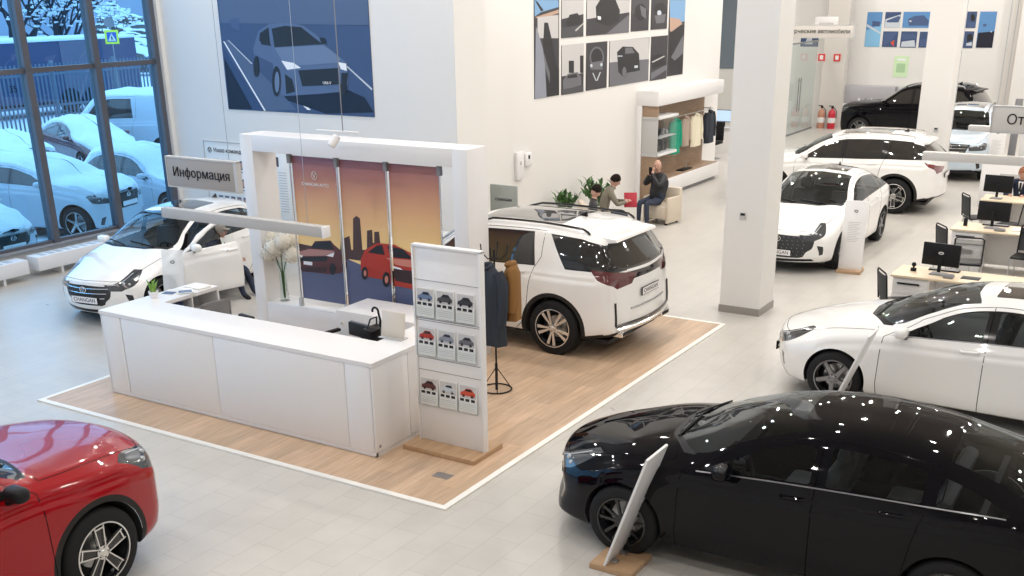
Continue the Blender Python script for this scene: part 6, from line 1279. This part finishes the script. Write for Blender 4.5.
# ---------------------------------------------------------------- white info stands with wooden feet
def info_stand(x, y, rz, label, h=1.15, lean=17, w_=.40, oz=0, logo=True, pm='white'):
    t = thing('info_stand', (x, y, oz), label, 'info stand', rz, 'info stands beside the cars')
    MB().rbox(-.21, -.20, 0, .21, .21, .055, .006).build('base', 'oak', t)
    T = Tm((0, -.06, .05), rx=-R(lean)); MB().rbox(-w_/2, -.012, 0, w_/2, .012, h, .004, T=T).build('panel', pm, t)
    MB().rbox(-.12, -.04, .055, -.06, .02, .075, .003).rbox(.06, -.04, .055, .12, .02, .075, .003).build('bracket', 'steel', t)
    if logo:
        m = MB().tube([T @ Vector((.03*math.cos(a), -.0125, h-.18+.018*math.sin(a))) for a in np.linspace(0, 2*PI, 13)[:-1]], .006, n=5, closed=True)
        m.build('emblem', 'black', t); m = MB()
        for q in range(12): m.box(-.11, -.0135, h-.38-.03*q, .11-.03*(q % 3), -.0125, h-.372-.03*q, T=T)
        m.build('printed_text', 'lightgrey', t)
info_stand(-3.74, 7.74, R(-90), 'white info stand on a wooden foot beside the black sedan wheel', lean=19)
info_stand(-3.15, 12.1, R(-90), 'white info stand leaning before the front wheel of the right white sedan', lean=21)
info_stand(-5.03, 19.45, R(5), 'white info stand at the corner of the white sedan behind the near column', lean=6, h=1.2)
info_stand(-4.62, 30.85, R(5), 'white info stand beside the pale blue car', lean=3, h=1.35)
info_stand(-12.98, 11.1, R(25), 'white info stand by the open door of the white hatchback', lean=8, h=1.12, w_=.34, pm='frost')

# ---------------------------------------------------------------- far end: glazed office, extinguishers, cabinets
t = thing('glass_partition', (-12.35, 33.2, 0), 'clear glass office partition with long door handles at the far left', 'partition')
for k, (a, b) in enumerate(((0, 2.6), (2.65, 4.0), (4.03, 5.30), (5.33, 7.1))): MB().box(-.006, a, .05, .006, b, 2.95).build('glass_pane', 'clearglass', t)
MB().box(-.03, 0, 0, .03, 7.15, .05).box(-.03, 0, 2.95, .03, 7.15, 3.0).build('rail', 'grey', t)
for a in (5.2, 5.42): MB().tube([(.05, a, .75), (.05, a, 1.85)], .018).tube([(.0, a, .85), (.05, a, .85)], .01).tube([(.0, a, 1.75), (.05, a, 1.75)], .01).build('door_handle', 'grey', t)
for x, c_, lab in ((-12.06, (.50, .24, .16), 'orange red fire extinguisher, left one by the far wall'), (-11.68, (.55, .02, .04), 'bright red fire extinguisher, right one by the far wall')):
    t = thing('fire_extinguisher', (x, FY-1.0, 0), lab, 'extinguisher', group='fire extinguishers'); r = .13
    MB().lathe([(.001, 0), (r, 0), (r, .50), (r*.8, .60), (.035, .66), (.035, .70)], n=20).build('cylinder', mat('extinguisher_red', c_, .3), t); MB().rbox(-.04, -.03, .70, .04, .03, .76, .01).rbox(-.13, -.015, .76, .04, .015, .79, .006).build('valve', 'black', t)
    MB().tube([(.04, 0, .73), (.15, 0, .62), (.16, 0, .35)], .014).build('hose', 'black', t); MB().lathe([(r+.002, .2), (r+.002, .38)], n=20).build('label_band', 'plate', t)
t = thing('wall_console', (-10.2, FY-.3, 0), 'grey low wall console behind the black suv', 'console')
for k in range(2): MB().rbox(-1.35+k*1.95, -.2, .85, .5+k*1.95, .28, 1.45, .01).build('console_box', mat('lilac_grey', (.42, .41, .44), .5) if k == 0 else M['lightgrey'], t)
MB().rbox(-1.4, -.25, .0, 2.5, .28, .84, .01).build('base_unit', 'white', t)
for k in range(7): tag(MB().lathe([(.001, 0), (.05, 0), (.05, .12), (.02, .16), (.02, .2), (.001, .2)], Tm((-10.9+k*.22, FY-.52, .84)), 10).build('bottle', 'grey' if k % 2 else 'paper'), 'small bottle on the grey wall console', 'bottle', 'bottles on the wall console')
t = thing('tall_cabinet', (-3.7, 32.5, 0), 'white tall cabinet at the right picture edge behind the desks', 'cabinet'); MB().rbox(-.55, -.3, 0, 1.3, .3, 1.9, .01).build('cabinet_body', 'white', t)
for x in (-.10, .40): MB().box(x-.004, -.305, .1, x+.004, -.3, 1.85).build('door_gap', 'grey', t)
t = thing('dark_panel_stand', (-4.42, 32.2, 0), 'narrow dark sample panel between info stand and white cabinet', 'panel'); MB().rbox(-.09, -.04, 0, .09, .04, 1.95, .01).build('panel', 'grey', t); MB().rbox(-.15, -.15, 0, .15, .15, .03, .005).build('foot', 'black', t)
t = thing('low_cupboard', (-3.6, 27.4, 0), 'low white cupboard behind the far desk', 'cupboard'); MB().rbox(-.7, -.25, 0, 1.6, .25, .95, .01).build('cupboard_body', 'white', t); MB().box(-.3, -.256, .45, .2, -.25, .75).build('door_panel', 'lightgrey', t)
t = thing('small_plant', (-2.75, 27.35, .95), 'small dark potted plant on the low cupboard', 'plant'); MB().lathe([(.001, 0), (.06, 0), (.07, .1), (.001, .1)], n=12).build('pot', 'grey', t); m = MB()
for k in range(9): blade(m, (0, 0, .08), k*2.4, .5, .18, .05)
m.build('leaves', 'leaf', t, fix=False)
# room seen past the end of the long wall
t = thing('office_desk', (-13.4, 33.2, 0), 'desk in the back room seen past the display unit', 'desk'); MB().rbox(-.6, -.4, .72, .9, .4, .76, .005).build('desk_top', 'lightgrey', t); MB().box(-.55, -.35, 0, .85, -.3, .72).build('front_panel', 'white', t)
M['lit'] = mat('lit_screen', (.1, .1, .1), .4, emit=(.55, .75, 1), es=1.0)
t = thing('lit_monitor', (-12.85, 33.1, .76), 'lit pale blue monitor in the back room', 'monitor'); MB().rbox(-.28, -.02, .15, .28, .02, .50, .006).build('housing', 'black', t); MB().box(-.265, -.024, .165, .265, -.02, .485).build('screen', 'lit', t); MB().tube([(0, .02, 0), (0, .02, .2)], .025).build('stand', 'black', t)
t = thing('back_room_chair', (-12.6, 31.6, 0), 'black chair in the back room beside the hanging jacket', 'chair'); MB().rbox(-.25, -.25, .42, .25, .25, .5, .04).build('seat', 'black', t); MB().rbox(-.25, .2, .5, .25, .27, 1.05, .03).build('backrest', 'black', t); MB().tube([(0, 0, 0), (0, 0, .42)], .04).lathe([(.001, 0), (.27, 0), (.001, .05)], n=10).build('pedestal', 'grey', t)
# ---------------------------------------------------------------- outside
tag(MB().grid(lambda i, j: (-320+i*(301.65), -40+j*320, -.12+(.04*math.sin(i*190)*math.sin(j*230) if i < .97 else 0)), 60, 60).build('ground', 'snow'), None, kind='structure')
def snow_car(sp, loc, rz, label, paint, name='parked_car', grille='edge', thick=.09, z=-.12):
    r = make_car(name, sp, label, loc, rz, paint, 'blade', 'silver', interior=False, glassm='darkglass', roofglass=False, grille=grille, group='snow covered cars outside', handles=False)
    car, S = r[0], r[1]; xf, xr = sp['xf'], sp['xr']
    def add(poly, th, seed):
        P = Panels(S, [dict(n='snow_cover', poly=poly, m='snow')], du=.12, dv=.5)
        pl = np.array(P.R[0]['pl'])
        def disp(uv, X):
            d = np.min(np.hypot(uv[:, None, 0]-pl[None, :, 0], (uv[:, None, 1]-pl[None, :, 1])*.22), axis=1); cen = (uv[:, 1] > 7.6)
            e = np.where((pl[:, 1].max() >= 8), d, d); e2 = np.minimum(e, 9)
            dd = np.where(uv[:, 1] > 7.5, 9, e2); return th*np.sqrt(np.clip(dd/.16, 0, 1))*(1+.25*np.sin(uv[:, 0]*7+seed)*np.sin(uv[:, 1]*3)) - .004
        P.mesh(0, 0, 'snow_cover', 'snow', car, disp=disp)
    add([(xf-.05, 5.0), (sp['A']+.1, 4.6), (sp['A']-.3, 5.9), (xr+.6, 6.0), (xr+.1, 5.0), (xr-.15, 5.5), (xr-.15, 8), (xf+.05, 8)], thick, rz)
    car.location.z = z
    return r
spS = spec_sedan(4.45, 1.78, 1.50, fast=0, hatch=1)
M['paint_dark'] = mat('dark_brown_paint', (.05, .04, .04), .3, coat=1); M['paint_snowy'] = mat('salted_white_paint', (.55, .60, .66), .5); M['paint_maroon'] = mat('maroon_paint', (.12, .03, .03), .3, coat=1)
snow_car(spec_sedan(4.6, 1.82, 1.48, fast=0, hatch=1), (-21.35, 12.55), R(2), 'white parked car with number plate facing the window at the left edge', 'paint_snowy')
snow_car(spec_suv(4.4, 1.82, 1.62), (-21.7, 15.35), R(14), 'snow covered white suv outside the second window bay', 'paint_snowy', thick=.12)
snow_car(spS, (-21.4, 18.15), R(0), 'white snow covered car outside the third window bay beside the wall', 'paint_snowy')
snow_car(spec_sedan(4.5, 1.8, 1.45), (-28.6, 18.9), R(170), 'snow covered dark sedan behind the front row, left window bay', 'paint_dark')
snow_car(spec_sedan(4.6, 1.8, 1.47), (-28.9, 22.2), R(-15), 'maroon sedan under thick snow in the middle window bay', 'paint_maroon')
sv = spec_suv(4.9, 1.95, 2.05, 1.55, -1.45, .33, slant=.10, hood=1.18); sv['zt'] = [(sv['xf'], .95), (2.2, 1.1), (1.9, 1.22), (1.72, 1.28), (1.70, 1.29), (1.35, 1.65), (1.0, 1.93), (.5, 2.03), (0, 2.05), (-1.2, 2.05), (-1.8, 2.04), (sv['xr'], 1.98)]
sv['ze'] = [(sv['xf'], .90), (2.2, 1.02), (1.7, 1.15), (1.55, 1.18), (1.5, 1.2), (1.2, 1.55), (.8, 1.82), (.2, 1.92), (-1.0, 1.93), (-1.8, 1.92), (sv['xr'], 1.88)]
sv.update(A=1.5, cowl=1.72, wt=(1.0, .85), dlo=[(1.5, 4.35), (1.3, 5.2), (1.0, 5.6), (.6, 5.7), (-.4, 5.7), (-.45, 4.3), (.6, 4.25)], splits=(.45, -.30), doors=(1.58, .44, -.45))
sv['we'] = [(sv['xf'], .66), (1.7, .8), (1.5, .84), (1.2, .80), (.8, .78), (0, .78), (-1.5, .78), (sv['xr'], .76)]
snow_car(sv, (-29.9, 25.0), R(-165), 'white snow covered van beyond the third window bay', 'paint_snowy', name='parked_van')
far0 = snow_car(spec_suv(4.5, 1.82, 1.6), (-61.5, 52.5), R(20), 'snow covered car far behind the fence, right of the crossing sign', 'paint_dark')[0]
k = 0
for x, y, rz in ((-68.7, 55.2, 15), (-72.6, 59.9, 200), (-67.7, 57.3, 20), (-83.6, 67.1, 10), (-85.5, 72.8, 190), (-79.0, 67.5, 15), (-129, 105, 15), (-115.5, 96.2, 10), (-124, 105.6, 200), (-100.7, 86.8, 30), (-173, 140, 20), (-184, 153, 200), (-198, 168, 10), (-95, 80, 100), (-106, 86, 15)):
    c = dup(far0, loc=(x, y, -.12), rz=R(rz), label='small snow covered car in the distant car park'); k += 1
far0['label'] = 'small snow covered car in the distant car park'
# fence, band building, signs, trees
M['fence'] = mat('blue_grey_fence', (.12, .15, .20), .6)
t = thing('picket_fence', (-33.2, 12, 0), 'tall metal picket fence beyond the parked cars', 'fence')
n = 0
for pnl in range(12):
    m = MB(); y0 = pnl*2.5
    for q in range(16): m.box(-.02, y0+q*.156, .1, .02, y0+q*.156+.045, 2.72)
    m.build('picket_panel', 'fence', t)
    MB().box(-.05, y0-.05, 0, .05, y0+.05, 2.8).build('post', 'fence', t)
MB().box(-.03, 0, 2.35, .03, 30, 2.42).box(-.03, 0, .4, .03, 30, .47).box(-.03, 0, 1.35, .03, 30, 1.42).build('rail', 'fence', t)
text_mb('35', .3, Matrix.Translation((.05, 10.9, 2.0)) @ Euler((0, 0, R(90))).to_matrix().to_4x4(), bold=.01).build('number_plate', 'black', t)
text_mb('37', .3, Matrix.Translation((.05, 16.3, 2.35)) @ Euler((0, 0, R(90))).to_matrix().to_4x4(), bold=.01).build('number_plate', 'black', t)
t = thing('long_trailer', (-45, 28, 0), 'long dark blue trailer with snow on top beyond the fence', 'trailer')
M['trailer'] = mat('dark_blue_sheet', (.035, .045, .11), .6); M['trailerdoor'] = mat('grey_violet_sheet', (.12, .11, .16), .6)
MB().rbox(-1.3, -12, .5, 1.3, 9, 3.0, .05).build('trailer_body', 'trailer', t); MB().rbox(-1.32, 4.8, .6, 1.32, 6.8, 2.98, .02).build('door', 'trailerdoor', t); MB().rbox(-1.35, -12, 2.98, 1.35, 9, 3.12, .05).build('snow_layer', 'snow', t)
for y in (-10, -8.8, 5, 6.2): MB().lathe([(.001, -.15), (.5, -.15), (.5, .15), (.001, .15)], Tm((1.2, y, .5), ry=R(90)), 20).build('wheel', 'rubber', t)
MB().rbox(-1.2, -12, .3, 1.2, 9, .5, .02).build('chassis', 'black', t)
t = thing('crossing_sign', (-42, 34.3, .71), 'yellow framed pedestrian crossing sign beyond the fence', 'road sign', R(50)); t.scale = (.69, .69, .69)
MB().tube([(0, 0, -1.2), (0, 0, 4.6)], .04).build('post', 'grey', t); MB().rbox(-.42, -.06, 3.05, .42, -.03, 3.89, .02).build('sign_border', mat('sign_yellow', (.75, .85, .05), .5), t); MB().box(-.29, -.065, 3.18, .29, -.06, 3.76).build('sign_field', mat('sign_blue', (.02, .10, .42), .5), t)
MB().prism([(-.24, 3.24), (.24, 3.24), (0, 3.70)], -.07, -.065, 'XZ').build('triangle', 'plate', t); MB().prism([(-.07, 3.27), (-.03, 3.27), (0, 3.38), (.05, 3.27), (.09, 3.27), (.03, 3.45), (.07, 3.42), (.02, 3.50), (-.04, 3.50), (-.08, 3.40), (-.03, 3.42)], -.074, -.07, 'XZ').lathe([(.001, 0), (.03, 0)], Tm((0, -.074, 3.55), rx=R(90)), 10).build('walking_figure', 'black', t)
MB().lathe([(.001, -.02), (.32, -.02), (.32, 0), (.001, 0)], Tm((-.05, 0, 4.35), rx=R(90)), 24).build('round_sign', 'grey', t)
M['bark'] = mat('dark_bark', (.03, .028, .035), .9)
def tree(x, y, h, seed, label):
    rr = random.Random(seed); t = thing('bare_tree', (x, y, -.1), label, 'tree', group='bare trees outside'); m = MB(); s = MB()
    def br(p, d, L_, r, lv):
        q = p+d*L_; m.tube([p, p.lerp(q, .5)+Vector((rr.uniform(-.1, .1), rr.uniform(-.1, .1), 0))*L_*.3, q], [r, r*.8, r*.6], n=5, caps=False)
        if lv and rr.random() < .75: s.ball(q, .09+.06*rr.random(), n=6, sc=(1.3, 1.3, .5))
        if lv < 5:
            for k in range(3 if lv < 3 else 2):
                a = rr.uniform(0, 6.28); e = rr.uniform(.45, .9); nd = (d+Vector((math.cos(a)*e, math.sin(a)*e, rr.uniform(-.1, .3)))).normalized(); br(q if k else p.lerp(q, .75), nd, L_*.72, r*.58, lv+1)
    br(Vector((0, 0, 0)), Vector((0, 0, 1)), h*.28, h*.022, 0); m.build('trunk_and_branches', 'bark', t, fix=False); s.build('snow_tufts', 'snow', t, fix=False)
for q, (tx, ty, th, lab) in enumerate(((-50, 34.8, 9, 'bare dark tree at the left picture edge beyond the trailer'), (-56, 40.2, 10, 'bare tree in the middle window bay, left of the others there'), (-50, 37.2, 8, 'bare tree in the middle window bay, in front of its neighbours'), (-56, 42.2, 10, 'bare tree in the middle window bay, right of the others there'), (-52, 39.8, 8, 'bare tree just left of the third window frame'), (-64, 52.0, 6, 'small bare tree above the crossing sign, far away'))): tree(tx, ty, th, q+1, lab)
for x, y, w_, h_, rz, lab in ((-170, 98, 60, 7, 30, 'long grey building on the far horizon, left'), (-215, 175, 60, 8, 45, 'pale blue building on the far horizon behind the car park')):
    t = thing('distant_building', (x, y, 0), lab, 'building', R(rz)); MB().box(-w_/2, -5, -.1, w_/2, 5, h_).build('wall', mat('distant_wall', (.30, .34, .42), .8), t); MB().box(-w_/2-.3, -5.3, h_, w_/2+.3, 5.3, h_+.5).build('roof', 'snow', t)
    for k in range(8): MB().box(-w_/2+1.5+k*w_/8, -5.05, 2, -w_/2+3+k*w_/8, -5, 4).build('window', 'black', t)
person((-13.86, 12.84, -.07), R(8), 'man in cap and navy suit sitting in the open door of the white hatchback', dict(pelvis=(0, 0, .50), spine=(.02, 0, .66), chest=(.04, 0, .86), neck=(.08, 0, 1.01), head=(.11, 0, 1.07), lsh=(.03, .18, .93), rsh=(.03, -.18, .93), lel=(.16, .25, .72), lwr=(.36, .16, .68), lha=(.43, .12, .68), rel=(.16, -.25, .72), rwr=(.36, -.16, .68), rha=(.43, -.12, .68), lhi=(.06, .10, .49), rhi=(.06, -.10, .49), lkn=(.46, .13, .52), rkn=(.46, -.13, .52), lan=(.60, .13, .13), ran=(.58, -.13, .13), lto=(.74, .14, .07), rto=(.72, -.14, .07)), 'suit', 'suit', cap=mat('tweed_cap', (.32, .28, .24), .9), look=(.9, .3, -.1), tie=True)
